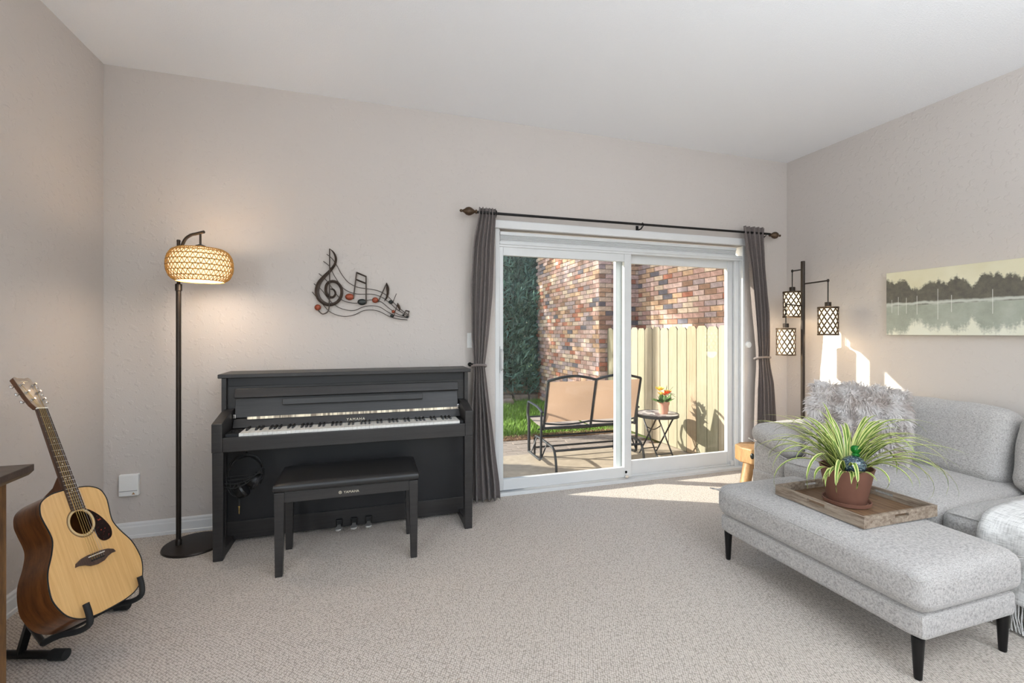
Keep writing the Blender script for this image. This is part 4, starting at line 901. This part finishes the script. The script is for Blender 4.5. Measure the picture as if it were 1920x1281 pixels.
# ================================================================== PAINTING
pa = thing('lake_painting', 'wide canvas painting of misty trees reflected in a lake above the sofa', 'painting', (XR - 0.002, 1.79, 1.525))
def paint_mat():
    t = NT('lake_painting_print'); c = t.coord(); sx = t.node('ShaderNodeSeparateXYZ'); t.link(c, sx.inputs[0])
    u = t.math('MULTIPLY', sx.outputs[1], -1.0); v = sx.outputs[2]
    def n1(sc, off, det=2):
        cb_ = t.node('ShaderNodeCombineXYZ'); t.link(u, cb_.inputs[0]); cb_.inputs[1].default_value = off
        return t.noise(cb_.outputs[0], sc, det, 0.6)
    prof = t.math('ADD', t.math('MULTIPLY', n1(9, 3.3, 4), 0.30), t.math('MULTIPLY', n1(2.2, 1.7, 1), 0.16))
    v = t.math('ADD', v, 0.02); up_ = t.math('ADD', prof, -0.072)                     # tree top height above the shore
    rough = t.math('MULTIPLY', t.math('SUBTRACT', t.noise(c, 60, 3, 0.7), 0.5), 0.07)
    shore = 0.0
    above = t.math('SUBTRACT', t.math('ADD', up_, rough), v)
    tree = t.ramp(above, [(0.0, (0, 0, 0, 1)), (0.022, (1, 1, 1, 1))])
    below = t.math('ADD', t.math('ADD', t.math('MULTIPLY', up_, 1.12), t.math('MULTIPLY', rough, 1.6)), v)
    refl = t.ramp(below, [(0.0, (0, 0, 0, 1)), (0.05, (1, 1, 1, 1))])
    skyc = t.mix(t.noise(c, 5, 3), srgb(204, 196, 162), srgb(226, 222, 200)); wat = t.mix(t.noise(c, 4, 3), srgb(214, 212, 190), srgb(226, 226, 214))
    tr = t.mix(t.noise(c, 22, 4, 0.7), srgb(56, 56, 58), srgb(122, 116, 102)); rf = t.mix(t.noise(c, 10, 4, 0.6), srgb(126, 130, 116), srgb(182, 186, 174))
    top_ = t.mix(tree, skyc, tr); bot = t.mix(refl, wat, rf)
    isup = t.ramp(v, [(0.0, (0, 0, 0, 1)), (0.004, (1, 1, 1, 1))])
    col = t.mix(isup, bot, top_)
    band = t.ramp(t.math('ABSOLUTE', t.math('ADD', v, t.math('MULTIPLY', t.noise(c, 14, 3), -0.03))), [(0.004, (1, 1, 1, 1)), (0.016, (0, 0, 0, 1))])
    col = t.mix(t.math('MULTIPLY', band, 0.75), col, srgb(206, 210, 200))
    for pu, h in ((-0.70, .05), (-0.655, .07), (-0.6, .06), (-0.53, .07), (-0.40, .11), (-0.32, .06), (-0.1, .08), (0.15, .1), (0.4, .07)):
        m = t.math('MULTIPLY', t.math('LESS_THAN', t.math('ABSOLUTE', t.math('SUBTRACT', u, pu)), 0.0016), t.math('LESS_THAN', t.math('ABSOLUTE', v), h))
        col = t.mix(t.math('MULTIPLY', m, 0.7), col, srgb(226, 226, 220))
    t.link(col, t.b.inputs['Base Color']); t.set(Roughness=0.6); t.bump(t.noise(c, 400, 2), 0.15, 0.002); return t.m
G().box(-0.038, 0, -0.74, 0.74, -0.243, 0.243).obj('canvas', paint_mat(), pa, bevel=0.002)
G().box(-0.02, -0.001, -0.72, 0.72, -0.22, -0.19).obj('stretcher_bar', TRAYF, pa)

# ================================================================== OUTDOORS
ZP = -0.12
FX, FE = 3.58, 6.41                       # fence plane, chimney front
BXL, BXR = 3.45, 4.16                     # brick: chimney side face, house wall behind the fence
struct(G().box(-30, 40, 3.6, 60, ZP - 0.3, ZP - 0.03).obj('ground', LAWN), 'grassy ground outside')
struct(G().box(-3.0, FX + 0.05, 3.6, 5.0, ZP - 0.1, ZP).obj('patio_slab', CONC), 'pale concrete patio slab outside the door')
# grey brick pavers beyond the slab, laid in running rows
pv = bpy.data.objects.new('paver_strip', None); COL.objects.link(pv); pv.location = (0, 0, 0); struct(pv, 'strip of grey brick pavers between patio and lawn')
rng = random.Random(2); pm = [G().box(-0.098, 0.098, -0.048, 0.048, -0.06, 0).mesh('paver', PAVER) for _ in range(1)]
pm2 = G().box(-0.048, 0.048, -0.098, 0.098, -0.06, 0).mesh('paver', PAVER)
G().box(-1.0, FX, 5.0, 5.74, ZP - 0.06, ZP - 0.02).obj('sand_bed', DIRT, pv)
cols = 0
for r in range(7):
    for c in range(12):
        x = 1.15 + c * 0.2 + (0.1 if r % 2 else 0); y = 5.052 + r * 0.1
        if x < FX - 0.12: inst(pm[0], 'paver', pv, (x, y, ZP - 0.004 + rng.uniform(-.003, .003)), (0, 0, rng.uniform(-.02, .02)), (0.985, 0.97, 1))
struct(G().box(-3, BXL, 5.74, 6.0, ZP - 0.06, ZP - 0.005).obj('planting_border', DIRT), 'leaf-littered soil border at the lawn edge')
rng = random.Random(4); g = G()
for k in range(9000):
    y = 5.86 + (rng.random() ** 1.3) * 3.2; x = rng.uniform(1.6, BXL - 0.05) if y < 7 else rng.uniform(1.9, BXL - 0.03)
    h = rng.uniform(0.04, 0.10) * (1.0 if y > 6.05 else 0.6); a = rng.uniform(0, 2 * pi); d = Vector((cos(a), sin(a), 0)); s = Vector((-sin(a), cos(a), 0)) * rng.uniform(0.003, 0.006)
    p = Vector((x, y, ZP - 0.03)); q = p + Vector((0, 0, h * 0.6)) + d * h * 0.15; t_ = p + Vector((0, 0, h)) + d * h * 0.55
    g.add([p - s, p + s, q + s * 0.7, q - s * 0.7, t_], [(0, 1, 2, 3), (3, 2, 4)])
tag(g.obj('grass', GRASSM), 'short sunlit green lawn grass beside the brick wall', 'grass', kind='stuff')
rng = random.Random(14); g = G()
for k in range(1400):
    x, y = rng.uniform(1.2, 3.5), rng.gauss(5.84, 0.08); a = rng.uniform(0, 6.28); r = rng.uniform(.008, .02); z = ZP + rng.uniform(0.0, 0.012)
    g.add([(x + r * cos(a), y + r * sin(a), z), (x - r * .5 * sin(a), y + r * .5 * cos(a), z + .006), (x - r * cos(a), y - r * sin(a), z), (x + r * .5 * sin(a), y - r * .5 * cos(a), z + .003)], [(0, 1, 2, 3)])
tag(g.obj('fallen_leaves', DIRT), 'dry brown fallen leaves along the lawn edge', 'leaves', kind='stuff')
# retaining stones in front of the juniper
rng = random.Random(6)
def stone(x, y, z, sx, sy, sz, label):
    g = G().cushion(-sx, sx, -sy, sy, -sz, sz, min(sx, sy, sz) * 0.35, 0, 5, 0.03, rng.uniform(0, 50))
    o = g.obj('retaining_stone', ROCK, None, True); o.location = (x, y, z); o.rotation_euler = (0, 0, rng.uniform(-.12, .12)); tag(o, label, 'stone', 'stones of the low garden wall')
for r, rn in enumerate(('bottom', 'middle', 'top')):
    for c, cn in enumerate(('leftmost', 'second', 'third', 'rightmost')):
        stone(2.35 + c * 0.36 + (0.14 if r % 2 else 0), 9.25 + r * 0.11, ZP + 0.03 + r * 0.168, 0.166, 0.13, 0.078, '%s tan block in the %s course of the low stone garden wall' % (cn, rn))
o = G().cushion(-0.13, 0.13, -0.1, 0.1, -0.06, 0.06, 0.05, 0, 6, 0.03, 3).obj('boulder', ROCK, None, True); o.location = (2.62, 8.75, ZP + 0.03); tag(o, 'small grey boulder on the lawn in front of the stone wall', 'stone')

# brick house: mortar core + single bricks
bw = thing('brick_house_wall', 'multicoloured brick house wall with projecting chimney beyond the fence', 'wall', (0, 0, 0))
ZT = 3.4
g = G(); g.box(BXL + 0.012, 7.0, FE + 0.012, 9.2, ZP - 0.1, ZT); g.box(BXR + 0.012, 7.0, 3.75, FE + 0.1, ZP - 0.1, ZT); g.obj('mortar', MORT, bw)
CO, BL = 0.0735, 0.218
bmesh_cache = []
for m_ in BRICKS:
    bmesh_cache.append((G().box(-0.006, 0.02, -BL / 2 + 0.005, BL / 2 - 0.005, 0.0055, CO - 0.0055).mesh('brick', m_), G().box(-BL / 2 + 0.005, BL / 2 - 0.005, -0.006, 0.02, 0.0055, CO - 0.0055).mesh('brick', m_)))
rng = random.Random(11); wts = [22, 16, 9, 18, 16, 6, 18, 9]
rows_all = []
for r in range(int((ZT - ZP) / CO)):
    z = ZP + r * CO; off = BL / 2 if r % 2 else 0
    y = FE - off + 0.0
    k = 0
    while True:                                       # chimney side face (faces -X)
        yc = FE + BL / 2 + k * BL - off
        if yc > 9.15: break
        y0, y1 = max(FE + 0.002, yc - BL / 2 + 0.005), yc + BL / 2 - 0.005; k += 1
        rows_all.append(('x', BXL, (y0 + y1) / 2, z, (y1 - y0) / (BL - 0.01)))
    for k in range(5):                                # chimney front (faces -Y)
        xc = BXL + BL / 2 + k * BL - off; x0, x1 = max(BXL - 0.004, xc - BL / 2 + 0.005), min(BXR, xc + BL / 2 - 0.005)
        if x1 - x0 > 0.03: rows_all.append(('y', (x0 + x1) / 2, FE, z, (x1 - x0) / (BL - 0.01)))
    k = 0
    while True:                                       # house wall behind the fence (faces -X)
        yc = FE - BL / 2 - k * BL + off; k += 1
        if yc < 3.85: break
        y0, y1 = yc - BL / 2 + 0.005, min(FE - 0.002, yc + BL / 2 - 0.005)
        if y1 - y0 > 0.03: rows_all.append(('x', BXR, (y0 + y1) / 2, z, (y1 - y0) / (BL - 0.01)))
def vis(q):
    ax_, x, y, z, s = q
    v = Vector((x, y, z - H_CAM)); dpt = v.dot(FW); px = 960 + FPX * v.dot(RT) / dpt; py = HOR - FPX * (v.z) / dpt
    if not (940 < px < 1365 and 465 < py < 790): return 1e3 + dpt
    if x == BXR and z < 1.25: return 500 + dpt       # hidden by the fence
    return dpt
rows_all.sort(key=vis)
stuffg = {}
for i, (ax_, x, y, z, s) in enumerate(rows_all):
    mi = rng.choices(range(8), wts)[0]
    pr = rng.uniform(-0.004, 0.003)
    if i < 300:
        me = bmesh_cache[mi][0 if ax_ == 'x' else 1]
        inst(me, 'brick', bw, (x + (pr if ax_ == 'x' else 0), y + (pr if ax_ == 'y' else 0), z), (0, 0, 0), (1, s, 1) if ax_ == 'x' else (s, 1, 1))
    else:
        g = stuffg.setdefault(mi, G()); h2 = (BL / 2 - 0.005) * s
        if ax_ == 'x': g.box(x - 0.006 + pr, x + 0.02, y - h2, y + h2, z + 0.0055, z + CO - 0.0055)
        else: g.box(x - h2, x + h2, y - 0.006 + pr, y + 0.02, z + 0.0055, z + CO - 0.0055)
V = []; Fc = []; MI = []
for mi, g in stuffg.items():
    o_ = len(V); V += g.v; Fc += [tuple(a + o_ for a in f) for f in g.f]; MI += [mi] * len(g.f)
me = bpy.data.meshes.new('far_bricks'); me.from_pydata(V, [], Fc)
for m_ in BRICKS: me.materials.append(m_)
me.polygons.foreach_set('material_index', MI); me.update()
fb_ = bpy.data.objects.new('far_bricks', me); COL.objects.link(fb_); fb_.parent = bw; fb_['kind'] = 'stuff'

# picket fence
fn = thing('picket_fence', 'pale treated pine dog-eared picket fence beside the patio', 'fence', (FX, 0, ZP))
PP = 0.171; rng = random.Random(9); FH = 1.49
y = FE - 0.02
while y > 3.66:
    h = FH + rng.uniform(-.012, .012); w_ = PP - rng.uniform(0.008, 0.014); m_ = PICKET[rng.choices((0, 1, 2), (5, 4, 2))[0]]
    G().prism([(-w_ / 2, 0.01), (w_ / 2, 0.01), (w_ / 2, h - 0.035), (w_ / 2 - 0.03, h), (-w_ / 2 + 0.03, h), (-w_ / 2, h - 0.035)], lambda a, b, d: (d, y - PP / 2 + a, b), 0.0, 0.018).obj('picket', m_, fn, bevel=0.002)
    y -= PP
for z in (0.25, 0.75, 1.22): G().box(0.02, 0.058, 3.62, FE - 0.03, z, z + 0.09).obj('rail', PICKET[1], fn)
for yy in (3.68, 5.0, 6.3): G().box(0.06, 0.15, yy - 0.045, yy + 0.045, 0, 1.4).obj('post', PICKET[0], fn)

# glider bench seen from behind
gb = thing('glider_bench', 'dark metal patio glider loveseat with tan mesh back facing the garden', 'bench', (2.325, 4.5, ZP))
W2 = 0.555
BZ, TZ2 = 0.40, 0.915                       # back bottom / top above patio
yb_, yt_ = 0.02, -0.11
def bk_(t, x): return Vector((x, yb_ + (yt_ - yb_) * t, BZ + (TZ2 - BZ) * t))
for x in (-W2, 0.0, W2): G().tube([bk_(-0.04, x), bk_(1.0, x)], 0.014, 10).obj('back_upright', BENCHM, gb, True)
for s in (-1, 1):
    xs = [s * W2 * k / 8 for k in range(9)]
    G().tube([bk_(1.0 + 0.09 * sin(pi * abs(x) / W2), x) for x in xs], 0.014, 8).obj('top_rail', BENCHM, gb, True)
    G().tube([bk_(0.10 - 0.05 * sin(pi * abs(x) / W2), x) for x in xs], 0.010, 8).obj('lower_rail', BENCHM, gb, True)
    nx = 10; vs = []
    for j in range(9):
        for i in range(nx + 1):
            x = s * (0.014 + (W2 - 0.028) * i / nx); t = 0.12 + 0.86 * j / 8; p = bk_(t, x); p.y += 0.03 * sin(pi * i / nx) * sin(pi * j / 8); vs.append(p)
    o = G().add(vs, [(j * (nx + 1) + i, j * (nx + 1) + i + 1, (j + 1) * (nx + 1) + i + 1, (j + 1) * (nx + 1) + i) for j in range(8) for i in range(nx)]).obj('back_sling', SLING, gb, True)
    vs = []
    for j in range(7):
        for i in range(nx + 1):
            x = s * (0.014 + (W2 - 0.028) * i / nx); t = j / 6; vs.append((x, 0.03 + 0.47 * t, 0.40 + 0.03 * t - 0.02 * sin(pi * t)))
    G().add(vs, [(j * (nx + 1) + i, j * (nx + 1) + i + 1, (j + 1) * (nx + 1) + i + 1, (j + 1) * (nx + 1) + i) for j in range(6) for i in range(nx)]).obj('seat_sling', plain('grey_seat_sling', srgb(168, 156, 146), 0.8) if s < 0 else MATS['grey_seat_sling'], gb, True)
G().tube([(-W2, 0.03, 0.395), (W2, 0.03, 0.395)], 0.014, 8).obj('seat_rail', BENCHM, gb, True); G().tube([(-W2, 0.51, 0.43), (W2, 0.51, 0.43)], 0.014, 8).obj('seat_rail', BENCHM, gb, True)
for s in (-1, 1):
    x = s * (W2 + 0.028)
    # side frame: arm rest, front drop, floor runner, rear riser
    G().tube(spline([(x, -0.02, 0.575), (x, 0.15, 0.615), (x, 0.42, 0.63)], 5), 0.017, 8, flat=0.6).obj('armrest', BENCHM, gb, True)
    G().tube(spline([(x, 0.42, 0.625), (x, 0.445, 0.5), (x, 0.41, 0.38), (x, 0.41, 0.1), (x, 0.405, 0.055)], 5), 0.018, 8).obj('front_post', BENCHM, gb, True)
    G().tube([(x, 0.405, 0.06), (x, 0.06, 0.055), (x, 0.03, 0.075), (x, 0.025, 0.12), (x, 0.01, 0.59)], 0.014, 8).obj('rear_post', BENCHM, gb, True)
    xi = s * (W2 - 0.04)
    G().tube(spline([(xi, -0.235, 0.0), (xi, -0.215, 0.12), (xi, -0.16, 0.215), (xi, -0.02, 0.235), (xi, 0.3, 0.245), (xi, 0.38, 0.22), (xi, 0.40, 0.12), (xi, 0.41, 0.0)], 5), 0.014, 8).obj('base_hoop', BENCHM, gb, True)
    for yy in (0.02, 0.33): G().tube([(xi, yy, 0.235), (x, yy, 0.07)], 0.008, 6).obj('glide_link', BENCHM, gb)
for yy, z in ((-0.18, 0.2), (0.34, 0.235), (0.40, 0.1)): G().tube([(-W2 + 0.04, yy, z), (W2 - 0.04, yy, z)], 0.012, 8).obj('stretcher', BENCHM, gb, True)
G().tube([(-W2, 0.2, 0.35), (0, 0.2, 0.335), (W2, 0.2, 0.35)], 0.008, 8).obj('seat_brace', BENCHM, gb, True)

# side table
tx, tyy = 3.165, 4.50
tbq = thing('mosaic_side_table', 'small round mosaic patio table with crossed metal legs by the fence', 'table', (tx, tyy, ZP))
HT = 0.487
G().lathe([(0.235, HT - 0.012), (0.235, HT)], (0, 0, 0), 40).obj('tabletop', MOSAIC, tbq, True)
G().lathe([(0.236, HT - 0.03), (0.244, HT - 0.03), (0.244, HT + 0.003), (0.236, HT + 0.003), (0.236, HT - 0.03)], (0, 0, 0), 40, cap=False).obj('rim', BENCHM, tbq, True)
for sx in (-1, 1):
    for sy in (-1, 1):
        xx = sx * (0.115 if sy > 0 else 0.10)
        G().tube([(xx, -sy * 0.15, HT - 0.03), (xx, sy * 0.175, 0.0)], 0.009, 8).obj('leg', BENCHM, tbq, True)
for sy in (-1, 1): G().tube([(-0.1, sy * 0.14, 0.055), (0.1, sy * 0.14, 0.055)], 0.007, 8).obj('stretcher', BENCHM, tbq, True)
G().tube(spline([(-0.1, 0.06, 0.33), (0, 0.06, 0.29), (0.1, 0.06, 0.33)], 6), 0.006, 6).obj('brace', BENCHM, tbq, True)
# flower pot on it
fp = thing('flower_pot', 'small pink terracotta pot of yellow and orange flowers on the patio table', 'flower pot', (3.225, 4.46, ZP + HT + 0.001))
G().lathe([(0.045, 0), (0.048, 0.002), (0.06, 0.105), (0.066, 0.106), (0.068, 0.14), (0.06, 0.14), (0.055, 0.12), (0.02, 0.118)], (0, 0, 0), 28).obj('pot', TERRA2, fp, True)
rng = random.Random(21)
for k in range(26):
    a = rng.uniform(0, 6.28); e = rng.uniform(0.3, 1.2); L = rng.uniform(0.08, 0.15); b = Vector((0.03 * cos(a), 0.03 * sin(a), 0.12)); d = Vector((cos(a) * cos(e), sin(a) * cos(e), sin(e))); s = Vector((-sin(a), cos(a), 0)) * L * 0.24
    G().add([b, b + d * L * 0.5 + s, b + d * L + Vector((0, 0, -.01)), b + d * L * 0.5 - s, b + d * L * 0.5 + Vector((0, 0, 0.01))], [(0, 1, 4), (1, 2, 4), (2, 3, 4), (3, 0, 4)]).obj('foliage_leaf', FOLI, fp)
for (fx, fy, fz, mt, R_) in ((-0.02, -0.05, 0.235, PETALO, 0.062), (-0.055, 0.0, 0.285, PETALY, 0.07), (0.03, -0.04, 0.25, PETALO, 0.056), (0.06, 0.01, 0.25, PETALY, 0.06), (0.0, 0.045, 0.28, PETALY, 0.06), (-0.06, -0.035, 0.24, PETALY, 0.05)):
    g = G()
    for k in range(7):
        a = k * 2 * pi / 7; d = Vector((cos(a), sin(a), 0.75)).normalized(); s = Vector((-sin(a), cos(a), 0)) * R_ * 0.32; c = Vector((fx, fy, fz - 0.02))
        g.add([c, c + d * R_ * .6 + s, c + d * R_ * 1.15, c + d * R_ * .6 - s], [(0, 1, 2, 3)])
    g.obj('blossom', mt, fp)
for k in range(9):
    a = rng.uniform(-0.7, 0.9); p0 = Vector((0.02, 0, 0.15)); G().tube(spline([p0, p0 + Vector((0.05 * cos(a), 0.05 * sin(a), 0.08)), p0 + Vector((rng.uniform(.12, .18) * cos(a), .13 * sin(a), rng.uniform(0.03, 0.16)))], 4), 0.0022, 4).obj('sprig', SOIL if k % 2 else FOLI, fp)

# ---- trees and shrubs
def conifer(name, label, loc, h, r, n, seed, mat=NEEDLE, low=0.15, shape=1.0, group=None):
    root = thing(name, label, 'tree', loc, 0, group); rg = random.Random(seed)
    G().tube([(0, 0, -0.1), (0.03, 0.02, h * 0.5), (0, 0, h * 0.93)], [r * 0.09 + 0.03, r * 0.05 + 0.02, 0.012], 9).obj('trunk', BARK, root, True)
    g = G()
    for k in range(26):
        z = h * (low + (0.9 - low) * rg.random()); a = rg.uniform(0, 6.28); q = r * (1 - (z / h) ** 1.6) * 0.75
        g.tube([(0, 0, z - q * 0.15), (q * 0.5 * cos(a), q * 0.5 * sin(a), z + q * 0.05), (q * cos(a), q * sin(a), z + q * 0.3)], [0.02, 0.013, 0.005], 5)
    g.obj('branches', BARK, root)
    g = G()
    for k in range(n):
        z = h * (low + (1 - low) * rg.random() ** 1.15); a = rg.uniform(0, 6.28)
        lump = 1 + 0.22 * mnoise.noise(Vector((cos(a) * 2.2, sin(a) * 2.2, z * 1.7 + seed)))
        q = r * max(0.03, 1 - ((z / h)) ** (1.8 * shape)) * lump * rg.uniform(0.55, 1.0) ** 0.5
        p = Vector((q * cos(a), q * sin(a), z)); d = Vector((cos(a) * 0.75, sin(a) * 0.75, rg.uniform(-0.1, 1.0))) + Vector((rg.gauss(0, .35), rg.gauss(0, .35), rg.gauss(0, .3))); d.normalize()
        L = rg.uniform(0.10, 0.22) * (0.6 + 0.35 * r); s = d.cross(Vector((rg.gauss(0, 1), rg.gauss(0, 1), rg.gauss(0, 1)))).normalized() * L * 0.11
        g.add([p - d * L * .4, p + s, p + d * L * .75, p - s], [(0, 1, 2, 3)])
        s2 = s.cross(d).normalized() * L * 0.3
        g.add([p, p + s2 + d * L * .3 + s * .4, p + s2 * 1.3 + d * L * .5, p + s2 + d * L * .3 - s * .4], [(0, 1, 2, 3)]); g.add([p - d * L * .2, p - s2 + d * L * .15 + s * .4, p - s2 * 1.3 + d * L * .35, p - s2 + d * L * .15 - s * .4], [(0, 1, 2, 3)])
    f = g.obj('foliage', mat, root); f['kind'] = 'stuff'
    return root
conifer('juniper_tree', 'big blue-green juniper behind the stone garden wall', (3.15, 10.6, ZP), 5.6, 1.75, 24000, 3, low=0.03)
conifer('juniper_tree', 'tall dark juniper farther back behind the garden wall', (0.6, 12.6, ZP), 6.4, 1.9, 9000, 8)
conifer('juniper_tree', 'bushy juniper in the distance behind the brick house corner', (4.6, 14.2, ZP), 7.0, 2.4, 12000, 15)
conifer('added_shade_shrub', 'unseen narrow evergreen shrub added to shade the left edge of the patio', (-1.05, 5.55, ZP), 1.7, 0.34, 4200, 5, low=0.03, shape=3.5)  # out of view, added to cast the shadow on the patio's left side

def added_shade_tree(label, loc, z0, z1, r, n, seed):  # out-of-view trees assumed from the dappled shade, added to cast it
    root = thing('added_shade_tree', label, 'tree', loc, 0, None); rg = random.Random(seed)
    G().tube([(0, 0, -0.1), (0.1, 0.05, z0 * 0.6), (0, 0, (z0 + z1) / 2)], [0.2, 0.16, 0.08], 10).obj('trunk', BARK, root, True)
    g = G(); zc, hz = (z0 + z1) / 2, (z1 - z0) / 2
    for k in range(14):
        a = rg.uniform(0, 6.28); e = rg.uniform(0.1, 1.2); g.tube([(0, 0, z0 + 0.2), (r * .45 * cos(a), r * .45 * sin(a), z0 + hz * .5 * e + .4), (r * .8 * cos(a), r * .8 * sin(a), z0 + hz * 1.2 * e + .4)], [0.06, 0.04, 0.015], 6)
    g.obj('branches', BARK, root); g = G(); k = 0
    while k < n:
        p = Vector((rg.uniform(-1, 1), rg.uniform(-1, 1), rg.uniform(-1, 1)))
        if p.length > 1 or mnoise.noise(Vector((p.x * 3, p.y * 3, p.z * 3 + seed))) < -0.08: continue
        k += 1; c = Vector((p.x * r, p.y * r, zc + p.z * hz)); a = Vector((rg.gauss(0, 1), rg.gauss(0, 1), rg.gauss(0, 1))).normalized(); b = a.cross(Vector((rg.gauss(0, 1), rg.gauss(0, 1), rg.gauss(0, 1)))).normalized(); L = rg.uniform(0.06, 0.11)
        g.add([c - a * L, c + b * L * .6, c + a * L, c - b * L * .6], [(0, 1, 2, 3)])
    f = g.obj('foliage', FOLI, root); f['kind'] = 'stuff'; return root
added_shade_tree('unseen leafy tree added left of the lawn to shade the brick chimney', (-7.6, 13.7, ZP), 3.2, 10.5, 1.9, 7000, 2)  # unseen, added to dapple the chimney's side bricks
added_shade_tree('unseen high-crowned leafy tree nearer the patio, added off to the left for shade', (-7.5, 10.7, ZP), 7.1, 10.9, 1.7, 6500, 6)  # unseen, added to shade the house wall above the fence

# ---- unseen uplighter added behind the viewer to bounce fill light off the ceiling
tc = thing('added_fill_uplighter', 'white uplighter added unseen behind the viewer as fill light', 'floor lamp', (1.9, -1.1, 0))
G().lathe([(0.14, 0), (0.14, 0.012), (0.02, 0.03)], (0, 0, 0), 32).obj('base', WHITE, tc, True)
G().lathe([(0.013, 0.02), (0.013, 1.62)], (0, 0, 0), 14).obj('pole', WHITE, tc, True)
G().lathe([(0.03, 1.6), (0.13, 1.66), (0.19, 1.74), (0.185, 1.74), (0.12, 1.668), (0.03, 1.61)], (0, 0, 0), 36, cap=False).obj('bowl_shade', WHITE, tc, True)
ul = area('added_fill_light', (1.9, -1.1, 1.72), (1.9, -1.1, 3), 0.3, 0.3, 215, (0.83, 0.92, 1.0)); ul.data.shape = 'DISK'
